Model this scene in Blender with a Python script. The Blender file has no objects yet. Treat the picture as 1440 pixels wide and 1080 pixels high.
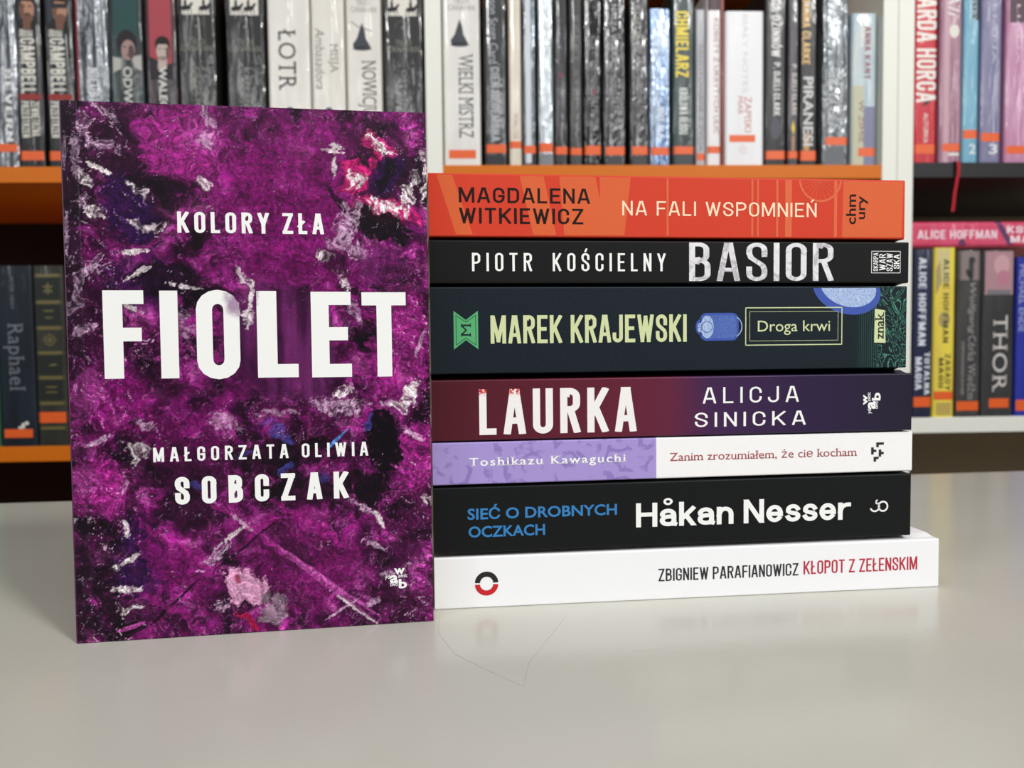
import bpy, bmesh, math, random
import numpy as np
from mathutils import Vector, Matrix

random.seed(7)
C = bpy.context.scene.collection
SC = bpy.context.scene
MM = 0.001
PI = math.pi

# ------------------------------------------------------------------ camera, world, lights, exposure
cam_data = bpy.data.cameras.new('camera')
cam = bpy.data.objects.new('camera', cam_data)
C.objects.link(cam)
PITCH, ROLL, EYE = math.radians(2.6466), math.radians(-0.6273), 0.1101
cam.matrix_world = (Matrix.Translation((0, 0, EYE)) @ Matrix.Rotation(PI / 2 - PITCH, 4, 'X') @ Matrix.Rotation(ROLL, 4, 'Z'))
cam_data.sensor_width = 36.0
cam_data.lens = 27.364
cam_data.clip_start = 0.01
cam_data.clip_end = 50
cam_data.dof.use_dof = True
cam_data.dof.focus_distance = 0.315
cam_data.dof.aperture_fstop = 13.0
SC.camera = cam

world = bpy.data.worlds.new('room_light')
SC.world = world
world.use_nodes = True
wn = world.node_tree.nodes
wn['Background'].inputs['Color'].default_value = (1.0, 1.0, 1.0, 1)
wn['Background'].inputs['Strength'].default_value = 0.04


def area(name, loc, target, sx, sy, power, col=(1, 0.98, 0.95)):
    l = bpy.data.lights.new(name, 'AREA')
    l.shape = 'RECTANGLE'
    l.size, l.size_y, l.energy, l.color = sx, sy, power, col
    o = bpy.data.objects.new(name, l)
    C.objects.link(o)
    o.location = loc
    d = Vector(target) - Vector(loc)
    o.rotation_euler = d.to_track_quat('-Z', 'Y').to_euler()
    return o


area('lamp_key', (1.05, -0.85, 1.45), (0, 0.35, 0.1), 0.22, 0.30, 25, (1, 1, .985))
area('lamp_overhead', (-0.15, -0.55, 1.9), (0, 0.5, 0.1), 1.6, 0.5, 17, (1, 1, 1))
area('lamp_strip', (-0.35, -1.5, 1.15), (0.1, 0.9, 0.35), 1.9, 0.12, 8, (1, 1, 1))
area('lamp_right_tall', (1.9, -1.3, 1.25), (0.3, 0.9, 0.4), 0.30, 1.5, 11, (1, 1, 1))
area('lamp_left_tall', (-1.8, -1.3, 1.25), (-0.2, 0.9, 0.4), 0.30, 1.5, 9, (0.96, 0.98, 1))

SC.view_settings.view_transform = 'Standard'
SC.view_settings.look = 'None'
SC.view_settings.gamma = 1.0
SC.view_settings.use_curve_mapping = False
SC.view_settings.exposure = 0.0


# ------------------------------------------------------------------ material helpers
def lin(c):
    c = c / 255.0
    return c / 12.92 if c <= 0.04045 else ((c + 0.055) / 1.055) ** 2.4


def rgb(t):
    return (lin(t[0]), lin(t[1]), lin(t[2]), 1.0)


class NT:
    """small helper round a node tree"""
    def __init__(s, m):
        s.t = m.node_tree
        s.n = s.t.nodes
        s.b = s.n.get('Principled BSDF')

    def node(s, kind, **props):
        nd = s.n.new(kind)
        for k, v in props.items():
            setattr(nd, k, v)
        return nd

    def put(s, sock, v):
        if v is None:
            return
        if isinstance(v, bpy.types.NodeSocket):
            s.t.links.new(v, sock)
        else:
            sock.default_value = v

    def coord(s, which='Object'):
        return s.node('ShaderNodeTexCoord').outputs[which]

    def mapping(s, vec, loc=(0, 0, 0), rot=(0, 0, 0), scale=(1, 1, 1), kind='POINT'):
        m = s.node('ShaderNodeMapping', vector_type=kind)
        s.put(m.inputs['Vector'], vec)
        m.inputs['Location'].default_value = loc
        m.inputs['Rotation'].default_value = rot
        m.inputs['Scale'].default_value = scale
        return m.outputs[0]

    def noise(s, vec, scale, detail=3, rough=0.55, dist=0.0, out=0):
        n = s.node('ShaderNodeTexNoise')
        s.put(n.inputs['Vector'], vec)
        n.inputs['Scale'].default_value = scale
        n.inputs['Detail'].default_value = detail
        n.inputs['Roughness'].default_value = rough
        n.inputs['Distortion'].default_value = dist
        return n.outputs[out]

    def math(s, op, a, b=None, clamp=False):
        n = s.node('ShaderNodeMath', operation=op, use_clamp=clamp)
        s.put(n.inputs[0], a)
        s.put(n.inputs[1], b)
        return n.outputs[0]

    def vmath(s, op, a, b=None):
        n = s.node('ShaderNodeVectorMath', operation=op)
        s.put(n.inputs[0], a)
        s.put(n.inputs[1], b)
        return n.outputs[0]

    def smooth(s, v, a, b, lo=0.0, hi=1.0):
        n = s.node('ShaderNodeMapRange', interpolation_type='SMOOTHSTEP')
        s.put(n.inputs['Value'], v)
        n.inputs['From Min'].default_value = a
        n.inputs['From Max'].default_value = b
        n.inputs['To Min'].default_value = lo
        n.inputs['To Max'].default_value = hi
        return n.outputs[0]

    def mix(s, f, a, b, mode='MIX'):
        n = s.node('ShaderNodeMix', data_type='RGBA', blend_type=mode)
        s.put(n.inputs[0], f)
        s.put(n.inputs[6], a)
        s.put(n.inputs[7], b)
        return n.outputs[2]

    def ramp(s, f, stops, mode='LINEAR'):
        n = s.node('ShaderNodeValToRGB')
        cr = n.color_ramp
        cr.interpolation = mode
        while len(cr.elements) < len(stops):
            cr.elements.new(0.5)
        for e, (p, c) in zip(cr.elements, stops):
            e.position = p
            e.color = rgb(c)
        s.put(n.inputs[0], f)
        return n.outputs[0]

    def sep(s, vec):
        n = s.node('ShaderNodeSeparateXYZ')
        s.put(n.inputs[0], vec)
        return n.outputs

    def comb(s, x, y, z):
        n = s.node('ShaderNodeCombineXYZ')
        for i, q in enumerate((x, y, z)):
            s.put(n.inputs[i], q)
        return n.outputs[0]

    def bump(s, h, strength, dist):
        n = s.node('ShaderNodeBump')
        n.inputs['Strength'].default_value = strength
        n.inputs['Distance'].default_value = dist
        s.put(n.inputs['Height'], h)
        return n.outputs[0]


MATS = {}


def new_mat(name, col, rough=0.5, spec=0.5):
    m = bpy.data.materials.new(name)
    m.use_nodes = True
    b = m.node_tree.nodes['Principled BSDF']
    b.inputs['Base Color'].default_value = rgb(col)
    b.inputs['Roughness'].default_value = rough
    b.inputs['Specular IOR Level'].default_value = spec
    return m


def paint(col, rough=0.45, spec=0.4, grain=0.06):
    """plain printed or painted colour with a faint grain"""
    key = (tuple(col), rough, spec, grain)
    if key not in MATS:
        m = new_mat('print_%d_%d_%d' % tuple(col), col, rough, spec)
        t = NT(m)
        n = t.noise(t.coord(), 900, 2)
        f = t.smooth(n, 0.3, 0.7, 0.0, grain)
        t.put(t.b.inputs['Base Color'], t.mix(f, rgb(col), rgb([c * 0.72 for c in col])))
        MATS[key] = m
    return MATS[key]


def spine_mat(name, c1, c2, wrap, scale=35.0, stretch=0.25, streak=0.0):
    """printed book cover: mottled print, optional crinkled clear plastic sleeve as a clear coat"""
    m = new_mat('cover_' + name, c1, 0.45, 0.4)
    t = NT(m)
    co = t.coord()
    st = t.mapping(co, scale=(1, 1, stretch))
    n = t.noise(st, scale, 4, 0.6, 0.4)
    t.put(t.b.inputs['Base Color'], t.mix(t.smooth(n, 0.36, 0.64), rgb(c1), rgb(c2)))
    if wrap:
        t.b.inputs['Coat Weight'].default_value = wrap
        t.b.inputs['Coat Roughness'].default_value = 0.09
        t.b.inputs['Coat IOR'].default_value = 1.62
        w = t.mapping(co, scale=(1, 1, 0.07))
        h = t.math('ADD', t.noise(w, 66, 2, 0.5, 0.8), t.math('MULTIPLY', t.noise(t.mapping(co, scale=(1, 1, .5)), 60, 3, 0.5, 2.0), 0.07 + .5 * streak))
        nrm = t.bump(h, 1.0, 0.006 + 0.008 * streak)
        t.put(t.b.inputs['Coat Normal'], nrm)
        if wrap >= .9:
            t.b.inputs['Metallic'].default_value = 0.05 + 0.8 * streak
            t.b.inputs['Roughness'].default_value = 0.22
            t.put(t.b.inputs['Normal'], nrm)
    return m


WHITE = (240, 240, 238)
M_PAGE = new_mat('paper_page_edges', (226, 216, 196), 0.8, 0.2)
_t = NT(M_PAGE)
_w = _t.noise(_t.mapping(_t.coord(), scale=(1, 1, 1)), 1400, 2)
_t.put(_t.b.inputs['Base Color'], _t.mix(_t.smooth(_w, .35, .65), rgb((232, 223, 204)), rgb((196, 184, 160))))
M_TABLE = new_mat('glossy_white_laminate', (206, 204, 197), 0.5, 0.4)
_t = NT(M_TABLE)
_n = _t.noise(_t.coord(), 6, 4)
_t.put(_t.b.inputs['Base Color'], _t.mix(_t.smooth(_n, .3, .7), rgb((187, 185, 174)), rgb((193, 191, 180))))
_t.b.inputs['Coat Weight'].default_value = 0.75
_t.b.inputs['Coat Roughness'].default_value = 0.17
_t.put(_t.b.inputs['Coat Normal'], _t.bump(_t.noise(_t.coord(), 300, 2), 0.06, 0.002))
M_WHITEBOARD = paint((236, 236, 226), 0.45, 0.4, 0.04)
M_ORANGE = paint((214, 112, 12), 0.45, 0.3, 0.08)
M_CHAR = paint((30, 30, 31), 0.5, 0.4, 0.15)
M_BACK = paint((96, 84, 70), 0.7, 0.2, 0.2)
M_STICK = paint((232, 96, 34), 0.42, 0.5, 0.05)
M_WALL = paint((210, 204, 194), 0.9, 0.1, 0.05)
M_FLOOR = paint((120, 112, 104), 0.6, 0.3, 0.3)


# ------------------------------------------------------------------ mesh helpers
class MB:
    """collects polygons for ONE mesh object"""
    def __init__(s):
        s.v, s.f, s.mi, s.mats = [], [], [], []

    def slot(s, mat):
        if mat not in s.mats:
            s.mats.append(mat)
        return s.mats.index(mat)

    def poly(s, pts, mat):
        b = len(s.v)
        s.v += [tuple(p) for p in pts]
        s.f.append(tuple(range(b, b + len(pts))))
        s.mi.append(s.slot(mat))

    def mesh(s, verts, faces, mat, fn=None):
        b = len(s.v)
        s.v += [tuple(fn(*p)) if fn else tuple(p) for p in verts]
        k = s.slot(mat)
        for f in faces:
            s.f.append(tuple(i + b for i in f))
            s.mi.append(k)

    def box(s, x0, x1, y0, y1, z0, z1, mat):
        vs = [(x, y, z) for x in (x0, x1) for y in (y0, y1) for z in (z0, z1)]
        s.mesh(vs, [(0, 1, 3, 2), (4, 6, 7, 5), (0, 4, 5, 1), (2, 3, 7, 6), (0, 2, 6, 4), (1, 5, 7, 3)], mat)

    def build(s, name, parent=None, smooth=False, bevel=0.0):
        me = bpy.data.meshes.new(name)
        me.from_pydata(s.v, [], s.f)
        for m in s.mats:
            me.materials.append(m)
        me.polygons.foreach_set('material_index', s.mi)
        if smooth:
            me.polygons.foreach_set('use_smooth', [True] * len(me.polygons))
        me.update()
        o = bpy.data.objects.new(name, me)
        C.objects.link(o)
        o.parent = parent
        if bevel:
            bm = bmesh.new()
            bm.from_mesh(me)
            bmesh.ops.remove_doubles(bm, verts=bm.verts, dist=1e-6)
            bmesh.ops.recalc_face_normals(bm, faces=bm.faces)
            bmesh.ops.bevel(bm, geom=list(bm.edges), offset=bevel, segments=3, profile=0.5, affect='EDGES')
            bm.to_mesh(me)
            bm.free()
        return o


def thing(name, label, cat, loc=(0, 0, 0), rz=0.0, group=None):
    o = bpy.data.objects.new(name, None)
    o.empty_display_size = 0.02
    C.objects.link(o)
    o.location = loc
    o.rotation_euler = (0, 0, rz)
    o['label'] = label
    o['category'] = cat
    if group:
        o['group'] = group
    return o


def structure(o):
    o['kind'] = 'structure'
    return o


# ------------------------------------------------------------------ lettering: 2-D outlines with baseline 0 and cap height 1
def arc(cx, cy, rx, ry, a0, a1, n=8):
    return [(cx + rx * math.cos(math.radians(a0 + (a1 - a0) * i / n)), cy + ry * math.sin(math.radians(a0 + (a1 - a0) * i / n))) for i in range(n + 1)]


def cond_glyph(ch, k):
    """strokes (centre lines in a unit box) of a condensed grotesque capital; k = vertical radius of the round parts"""
    k2 = min(k, .24)
    bowl_t = [(0, 1), (.45, 1)] + arc(.45, 1 - k2, .55, k2, 90, 0) + arc(.45, .53 + k2, .55, k2, 0, -90) + [(0, .53)]
    g = {
        'A': [[(0, 0), (.40, 1)], [(1, 0), (.60, 1)], [(.17, .27), (.83, .27)], [(.4, 1), (.6, 1)]],
        'B': [[(0, 0), (0, 1)], [(0, 1), (.42, 1)] + arc(.42, 1 - k2, .5, k2, 90, 0) + arc(.42, .53 + k2, .5, k2, 0, -90) + [(0, .53)],
              [(0, .53), (.45, .53)] + arc(.45, .53 - k2, .55, k2, 90, 0) + arc(.45, k2, .55, k2, 0, -90) + [(0, 0)]],
        'C': [[(1, .68)] + arc(.5, 1 - k, .5, k, 0, 180) + arc(.5, k, .5, k, 180, 360) + [(1, .32)]],
        'D': [[(0, 0), (0, 1), (.5, 1)] + arc(.5, 1 - k, .5, k, 90, 0) + arc(.5, k, .5, k, 0, -90) + [(0, 0)]],
        'E': [[(0, 0), (0, 1)], [(0, 1), (1, 1)], [(0, 0), (1, 0)], [(0, .51), (.85, .51)]],
        'F': [[(0, 0), (0, 1)], [(0, 1), (1, 1)], [(0, .50), (.88, .50)]],
        'G': [[(1, .68)] + arc(.5, 1 - k, .5, k, 0, 180) + arc(.5, k, .5, k, 180, 360) + [(1, .45), (.58, .45)]],
        'H': [[(0, 0), (0, 1)], [(1, 0), (1, 1)], [(0, .51), (1, .51)]],
        'I': [[(.5, 0), (.5, 1)]],
        'J': [[(1, 1)] + arc(.45, k, .55, k, 360, 180) + [(-.1, .26)]],
        'K': [[(0, 0), (0, 1)], [(1, 1), (.05, .38)], [(.33, .58), (1, 0)]],
        'L': [[(0, 1), (0, 0)], [(0, 0), (1, 0)]],
        'M': [[(0, 0), (0, 1)], [(1, 0), (1, 1)], [(.06, 1), (.5, .06), (.94, 1)]],
        'N': [[(0, 0), (0, 1)], [(1, 0), (1, 1)], [(.02, 1), (.98, 0)]],
        'O': [arc(.5, 1 - k, .5, k, 0, 180) + arc(.5, k, .5, k, 180, 360) + [(1, 1 - k)]],
        'P': [[(0, 0), (0, 1)], [(0, 1), (.45, 1)] + arc(.45, 1 - k2, .55, k2, 90, 0) + arc(.45, .46 + k2, .55, k2, 0, -90) + [(0, .46)]],
        'R': [[(0, 0), (0, 1)], bowl_t, [(.52, .53), (1, 0)]],
        'S': [[(1, .70)] + arc(.5, 1 - k, .5, k, 0, 180) + [(.0, .74), (.12, .62), (.88, .40), (1, .28)] + arc(.5, k, .5, k, 0, -180) + [(0, .31)]],
        'T': [[(0, 1), (1, 1)], [(.5, 0), (.5, 1)]],
        'U': [[(0, 1)] + arc(.5, k, .5, k, 180, 360) + [(1, 1)]],
        'V': [[(0, 1), (.5, 0), (1, 1)]],
        'W': [[(0, 1), (.25, .0), (.5, .95), (.75, .0), (1, 1)]],
        'X': [[(0, 0), (1, 1)], [(1, 0), (0, 1)]],
        'Y': [[(0, 1), (.5, .42), (1, 1)], [(.5, .45), (.5, 0)]],
        'Z': [[(0, 1), (1, 1)], [(0, 0), (1, 0)], [(.97, .97), (.03, .03)]],
        '.': [[(.5, 0), (.5, .02)]], '-': [[(0, .45), (1, .45)]],
    }
    base = {'Ł': 'L', 'Ś': 'S', 'Ń': 'N', 'Ć': 'C', 'Ó': 'O', 'Ę': 'E', 'Ż': 'Z', 'Ą': 'A'}.get(ch, ch)
    return g.get(base, g['I']), base


COND_W = {'I': 0, '.': 0, 'M': 1.32, 'W': 1.45, 'L': .84, 'F': .88, 'E': .9, 'T': .98, 'J': .85, 'A': 1.08, 'K': 1.05, 'Y': 1.05, 'V': 1.05, 'X': 1.05}


def thicken(pts, t):
    for i in range(1, len(pts) - 1):          # sharp corners: two strokes that overlap
        ax, ay, bx, by = pts[i][0] - pts[i - 1][0], pts[i][1] - pts[i - 1][1], pts[i + 1][0] - pts[i][0], pts[i + 1][1] - pts[i][1]
        if ax * bx + ay * by < -.35 * math.hypot(ax, ay) * math.hypot(bx, by):
            return thicken(pts[:i + 1], t) + thicken(pts[i:], t)
    n = len(pts)
    out = []
    nrm = []
    for i in range(n - 1):
        dx, dy = pts[i + 1][0] - pts[i][0], pts[i + 1][1] - pts[i][1]
        l = math.hypot(dx, dy) or 1e-9
        nrm.append((-dy / l, dx / l, dx / l, dy / l))
    for i in range(n):
        if i == 0 or i == n - 1:
            a = nrm[0] if i == 0 else nrm[-1]
            e = -t / 2 if i == 0 else t / 2
            p = (pts[i][0] + a[2] * e, pts[i][1] + a[3] * e)
            o = (a[0] * t / 2, a[1] * t / 2)
        else:
            a, b = nrm[i - 1], nrm[i]
            mx, my = a[0] + b[0], a[1] + b[1]
            q = mx * mx + my * my
            sc = t / max(q, 0.35)
            p = pts[i]
            o = (mx * sc, my * sc)
        out.append(((p[0] + o[0], p[1] + o[1]), (p[0] - o[0], p[1] - o[1])))
    return [[out[i][1], out[i + 1][1], out[i + 1][0], out[i][0]] for i in range(n - 1)]


def clip_y(poly, lo, hi):
    for lim, sgn in ((lo, 1), (hi, -1)):
        res = []
        for i in range(len(poly)):
            a, b = poly[i - 1], poly[i]
            ia, ib = (a[1] - lim) * sgn >= 0, (b[1] - lim) * sgn >= 0
            if ia != ib:
                u = (lim - a[1]) / (b[1] - a[1])
                res.append((a[0] + (b[0] - a[0]) * u, lim))
            if ib:
                res.append(b)
        poly = res
        if len(poly) < 3:
            return []
    return poly


def union_bands(polys):
    """overlapping convex strokes -> trapezoids that do not overlap"""
    E = []
    ys = set()
    for q in polys:
        for i in range(len(q)):
            a, b = q[i - 1], q[i]
            ys.add(round(a[1], 6))
            if abs(a[1] - b[1]) > 1e-7:
                E.append((a, b))
    for i in range(len(E)):
        (ax, ay), (bx, by) = E[i]
        for j in range(i):
            (cx, cy), (dx, dy) = E[j]
            den = (bx - ax) * (dy - cy) - (by - ay) * (dx - cx)
            if abs(den) < 1e-12:
                continue
            t = ((cx - ax) * (dy - cy) - (cy - ay) * (dx - cx)) / den
            u = ((cx - ax) * (by - ay) - (cy - ay) * (bx - ax)) / den
            if 0 < t < 1 and 0 < u < 1:
                ys.add(round(ay + (by - ay) * t, 6))
    ys = sorted(ys)
    out = []
    for y0, y1 in zip(ys, ys[1:]):
        if y1 - y0 < 1e-5:
            continue
        ym = (y0 + y1) / 2
        iv = []
        for q in polys:
            hit = []
            for i in range(len(q)):
                a, b = q[i - 1], q[i]
                if (a[1] - ym) * (b[1] - ym) < 0:
                    fx = lambda y: a[0] + (b[0] - a[0]) * (y - a[1]) / (b[1] - a[1])
                    hit.append((fx(ym), fx(y0), fx(y1)))
            if len(hit) >= 2:
                hit.sort()
                iv.append((hit[0], hit[-1]))
        iv.sort()
        cur = None
        for l, r in iv:
            if cur and l[0] <= cur[1][0] + 1e-7:
                if r[0] > cur[1][0]:
                    cur[1] = r
            else:
                if cur:
                    out.append([(cur[0][1], y0), (cur[1][1], y0), (cur[1][2], y1), (cur[0][2], y1)])
                cur = [l, r]
        if cur:
            out.append([(cur[0][1], y0), (cur[1][1], y0), (cur[1][2], y1), (cur[0][2], y1)])
    return out


def cond_text(s, w=.46, tx=.17, ty=.15, gap=.10, space=.28):
    """condensed capitals -> (verts, faces)"""
    V, F = [], []
    x = 0.0
    f = ty / tx
    for ch in s:
        if ch == ' ':
            x += space
            continue
        _, b = cond_glyph(ch, .2)
        gw = tx if COND_W.get(b, 1) == 0 else w * COND_W.get(b, 1)
        iw, ih = max(gw - tx, 1e-4), 1 - ty
        k = min(.46, (iw / 2) * f / ih * 1.05)
        strokes, _ = cond_glyph(ch, k)
        tr = lambda p: ((x + tx / 2 + p[0] * iw) * f, ty / 2 + p[1] * ih)
        polys = []
        for st in strokes:
            for q in thicken([tr(p) for p in st], ty):
                q = clip_y(q, 0, 1)
                if q:
                    polys.append(q)
        extra = []
        if ch == 'Ł':
            extra.append([(-.22, .36), (.62, .60)])
        if ch in 'ŚŃĆÓ':
            extra.append([(.48, 1.16), (.68, 1.30)])
        if ch == 'Ż':
            extra.append([(.5, 1.2), (.5, 1.22)])
        if ch in 'ĘĄ':
            extra.append([(.9, -.06), (.72, -.16), (.9, -.24)])
        for st in extra:
            polys += thicken([tr(p) for p in st], ty * .8)
        for q in union_bands(polys):
            b0 = len(V)
            V += [(p[0] / f, p[1]) for p in q]
            F.append(tuple(range(b0, b0 + len(q))))
        x += gw + gap
    return V, F


_FONT_CACHE = {}


def font_text(s, bold=0.0, serif=False, shear=0.0, track=1.0):
    key = (s, bold, serif, shear, track)
    if key in _FONT_CACHE:
        return _FONT_CACHE[key]
    cu = bpy.data.curves.new('lettering', 'FONT')
    cu.body = s
    cu.resolution_u = 3
    cu.offset = bold
    cu.space_character = track
    ob = bpy.data.objects.new('lettering', cu)
    C.objects.link(ob)
    bpy.context.view_layer.update()
    me = bpy.data.meshes.new_from_object(ob.evaluated_get(bpy.context.evaluated_depsgraph_get()))
    cap = 0.682 + 2 * bold
    V = [(v.co.x / cap, (v.co.y + bold) / cap) for v in me.vertices]
    F = [tuple(p.vertices) for p in me.polygons]
    bpy.data.objects.remove(ob)
    bpy.data.meshes.remove(me)
    bpy.data.curves.remove(cu)
    if serif:
        cnt = {}
        for f in F:
            for i in range(len(f)):
                e = tuple(sorted((f[i], f[(i + 1) % len(f)])))
                cnt[e] = cnt.get(e, 0) + 1
        bars = []
        for (a, b), c in cnt.items():
            if c != 1:
                continue
            pa, pb = V[a], V[b]
            if abs(pa[1] - pb[1]) > .012:
                continue
            L = abs(pa[0] - pb[0])
            if not (.05 < L < .30):
                continue
            for lev, up in ((0, 1), (.75, -1), (.765, -1), (1.0, -1), (1.05, -1)):
                if abs(pa[1] - lev) < .022:
                    bars.append((min(pa[0], pb[0]), max(pa[0], pb[0]), pa[1], up))
                    break
        for xa, xb, y, up in bars:
            b0 = len(V)
            h = .055 * up
            V += [(xa - .10, y), (xb + .10, y), (xb + .10, y + h), (xb, y + h * 2), (xa, y + h * 2), (xa - .10, y + h)]
            F.append((b0, b0 + 1, b0 + 2, b0 + 3, b0 + 4, b0 + 5))
    if shear:
        V = [(x + y * shear, y) for x, y in V]
    _FONT_CACHE[key] = (V, F)
    return V, F


def outline(s, kind, **kw):
    if kind == 'cond':
        return cond_text(s, **kw)
    if kind == 'bold':
        return font_text(s, bold=kw.get('bold', .022), track=kw.get('track', 1.0))
    if kind == 'serif':
        return font_text(s, bold=kw.get('bold', 0.0), serif=True, track=kw.get('track', 1.08))
    if kind == 'serifb':
        return font_text(s, bold=kw.get('bold', .014), serif=True, track=kw.get('track', 1.2))
    if kind == 'serifi':
        return font_text(s, bold=0.0, serif=False, shear=.22)
    if kind == 'serifc':
        return font_text(s, bold=0.0, serif=True)
    return font_text(s, bold=kw.get('bold', 0.0), track=kw.get('track', 1.0))


def fit(VF, u0, u1, v0, v1, rot=0):
    """scale an outline so that its ink width spans u0..u1 and its capitals v0..v1 (millimetres)
    rot 0: reads right; rot 90: reads upwards; rot -90: reads downwards"""
    V, F = VF
    xa, xb = min(p[0] for p in V), max(p[0] for p in V)
    out = []
    for x, y in V:
        a = (x - xa) / (xb - xa)
        if rot == 0:
            out.append((u0 + a * (u1 - u0), v0 + y * (v1 - v0)))
        elif rot == 90:
            out.append((u1 - y * (u1 - u0), v0 + a * (v1 - v0)))
        else:
            out.append((u0 + y * (u1 - u0), v1 - a * (v1 - v0)))
    return out, F


def ellipse(cx, cy, rx, ry, n=28, rot=0.0):
    c, s = math.cos(math.radians(rot)), math.sin(math.radians(rot))
    return [(cx + rx * math.cos(t) * c - ry * math.sin(t) * s, cy + rx * math.cos(t) * s + ry * math.sin(t) * c) for t in [2 * PI * i / n for i in range(n)]]


def ring(cx, cy, r0, r1, a0=0, a1=360, n=32):
    res = []
    for i in range(n):
        t0, t1 = math.radians(a0 + (a1 - a0) * i / n), math.radians(a0 + (a1 - a0) * (i + 1) / n)
        res.append([(cx + r * math.cos(t), cy + r * math.sin(t)) for r, t in ((r0, t0), (r1, t0), (r1, t1), (r0, t1))])
    return res


def line2(a, b, t):
    return thicken([a, b], t)[0]


def frame2(x0, x1, y0, y1, t):
    return [line2((x0, y0), (x1, y0), t), line2((x1, y0), (x1, y1), t), line2((x1, y1), (x0, y1), t), line2((x0, y1), (x0, y0), t)]


# ------------------------------------------------------------------ the book: a bent cover round a block of pages
class Book:
    """u runs along the spine, v across its thickness, d into the depth; fn turns (u, v, d) in mm into local metres"""
    def __init__(s, root, L, T, D, r, fn, cover_mat, th=0.45, over=0.0, fine_board=0.0, pinch=(0.0, 0.0)):
        s.root, s.L, s.T, s.D, s.r, s.fn = root, L, T, D, r, fn
        th = min(th, T * .12)
        s.pinch = pinch
        def prof(o):
            T0, T1, rr = o, T - o, max(r - o, .15)
            p = [(D, T0)]
            if pinch[0]:
                p += [(9.0, T0), (4.5, T0 + pinch[0])]
                T0 += pinch[0]
            if pinch[1]:
                T1 -= pinch[1]
            p += [(o + rr, T0)]
            p += [(o + rr - rr * math.sin(a), T0 + rr - rr * math.cos(a)) for a in [PI / 2 * i / 6 for i in range(1, 7)]]
            p += [(o + rr - rr * math.cos(a), T1 - rr + rr * math.sin(a)) for a in [PI / 2 * i / 6 for i in range(0, 7)]]
            if pinch[1]:
                p += [(4.5, T1), (9.0, T - o)]
            p += [(D, T - o)]
            return p
        po, pi_ = prof(0.0), prof(th)
        m = MB()
        for i in range(len(po) - 1):
            (d0, v0), (d1, v1) = po[i], po[i + 1]
            (e0, w0), (e1, w1) = pi_[i], pi_[i + 1]
            if i == 0 and fine_board:
                # the front board as a fine grid that carries the print
                nu, nd = int(L / fine_board), int((d0 - d1) / fine_board)
                vs = [fn(L * a / nu, v0, d1 + (d0 - d1) * c / nd) for a in range(nu + 1) for c in range(nd + 1)]
                m.mesh(vs, [(a * (nd + 1) + c, (a + 1) * (nd + 1) + c, (a + 1) * (nd + 1) + c + 1, a * (nd + 1) + c + 1) for a in range(nu) for c in range(nd)], cover_mat)
            else:
                m.poly([fn(0, v0, d0), fn(L, v0, d0), fn(L, v1, d1), fn(0, v1, d1)], cover_mat)
            m.poly([fn(0, w0, e0), fn(0, w1, e1), fn(L, w1, e1), fn(L, w0, e0)], M_PAGE)
            for uu in (0, L):
                m.poly([fn(uu, v0, d0), fn(uu, v1, d1), fn(uu, w1, e1), fn(uu, w0, e0)], cover_mat)
        for k in (0, -1):
            (d0, v0), (e0, w0) = po[k], pi_[k]
            m.poly([fn(0, v0, d0), fn(L, v0, d0), fn(L, w0, e0), fn(0, w0, e0)], cover_mat)
        s.cover = m.build('cover', root)
        bm = bmesh.new()
        bm.from_mesh(s.cover.data)
        bmesh.ops.remove_doubles(bm, verts=bm.verts, dist=1e-7)
        bmesh.ops.recalc_face_normals(bm, faces=bm.faces)
        bm.to_mesh(s.cover.data)
        bm.free()
        p = MB()
        g = .5 + over
        vs = [fn(u, v, d) for u in (g, L - g) for v in (th + .05, T - th - .05) for d in (th + (10 if max(pinch) else r * .3) + .3, D - .6 - over)]
        p.mesh(vs, [(0, 1, 3, 2), (4, 6, 7, 5), (0, 4, 5, 1), (2, 3, 7, 6), (0, 2, 6, 4), (1, 5, 7, 3)], M_PAGE)
        s.pages = p.build('page_block', root)

    def depth(s, v):
        r, T = s.r, s.T - s.pinch[0] - s.pinch[1]
        v = max(0.0, min(T, v - s.pinch[0]))
        if v < r:
            q = max(0.0, 1 - ((r - v) / r) ** 2)
            return r - r * math.sqrt(q)
        if v > T - r:
            q = max(0.0, 1 - ((v - T + r) / r) ** 2)
            return r - r * math.sqrt(q)
        return 0.0

    def at(s, u, v, eps=.06):
        return s.fn(u, v, s.depth(max(0.0, min(s.T, v))) - eps)

    def patch(s, m, u0, u1, v0, v1, mat, eps=.05, n=14):
        """a strip of print or a sticker that follows the spine's curve"""
        for i in range(n):
            a, b = v0 + (v1 - v0) * i / n, v0 + (v1 - v0) * (i + 1) / n
            m.poly([s.at(u0, a, eps), s.at(u1, a, eps), s.at(u1, b, eps), s.at(u0, b, eps)], mat)

    def print_polys(s, m, polys, mat, eps=.06, swap=None):
        r, T = s.r, s.T
        a0, b0 = s.pinch
        cuts = [-1, a0] + [a0 + r * k for k in (.1, .3, .6, 1)] + [T - b0 - r * k for k in (1, .6, .3, .1)] + [T - b0, T + 1]
        for q in polys:
            q = [swap(*p) for p in q] if swap else list(q)
            if len(q) < 3:
                continue
            for a, b in zip(cuts, cuts[1:]):
                c = clip_y(q, a, b)
                if len(c) >= 3:
                    m.poly([s.at(*p, eps) for p in c], mat)

    def print_text(s, m, VF, mat, eps=.08, swap=None):
        V, F = VF
        m.mesh([s.at(*(swap(*p) if swap else p), eps) for p in V], F, mat)


# ------------------------------------------------------------------ the room shell
def slab(name, x0, x1, y0, y1, z0, z1, mat):
    m = MB()
    m.box(x0, x1, y0, y1, z0, z1, mat)
    return structure(m.build(name))


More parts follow.
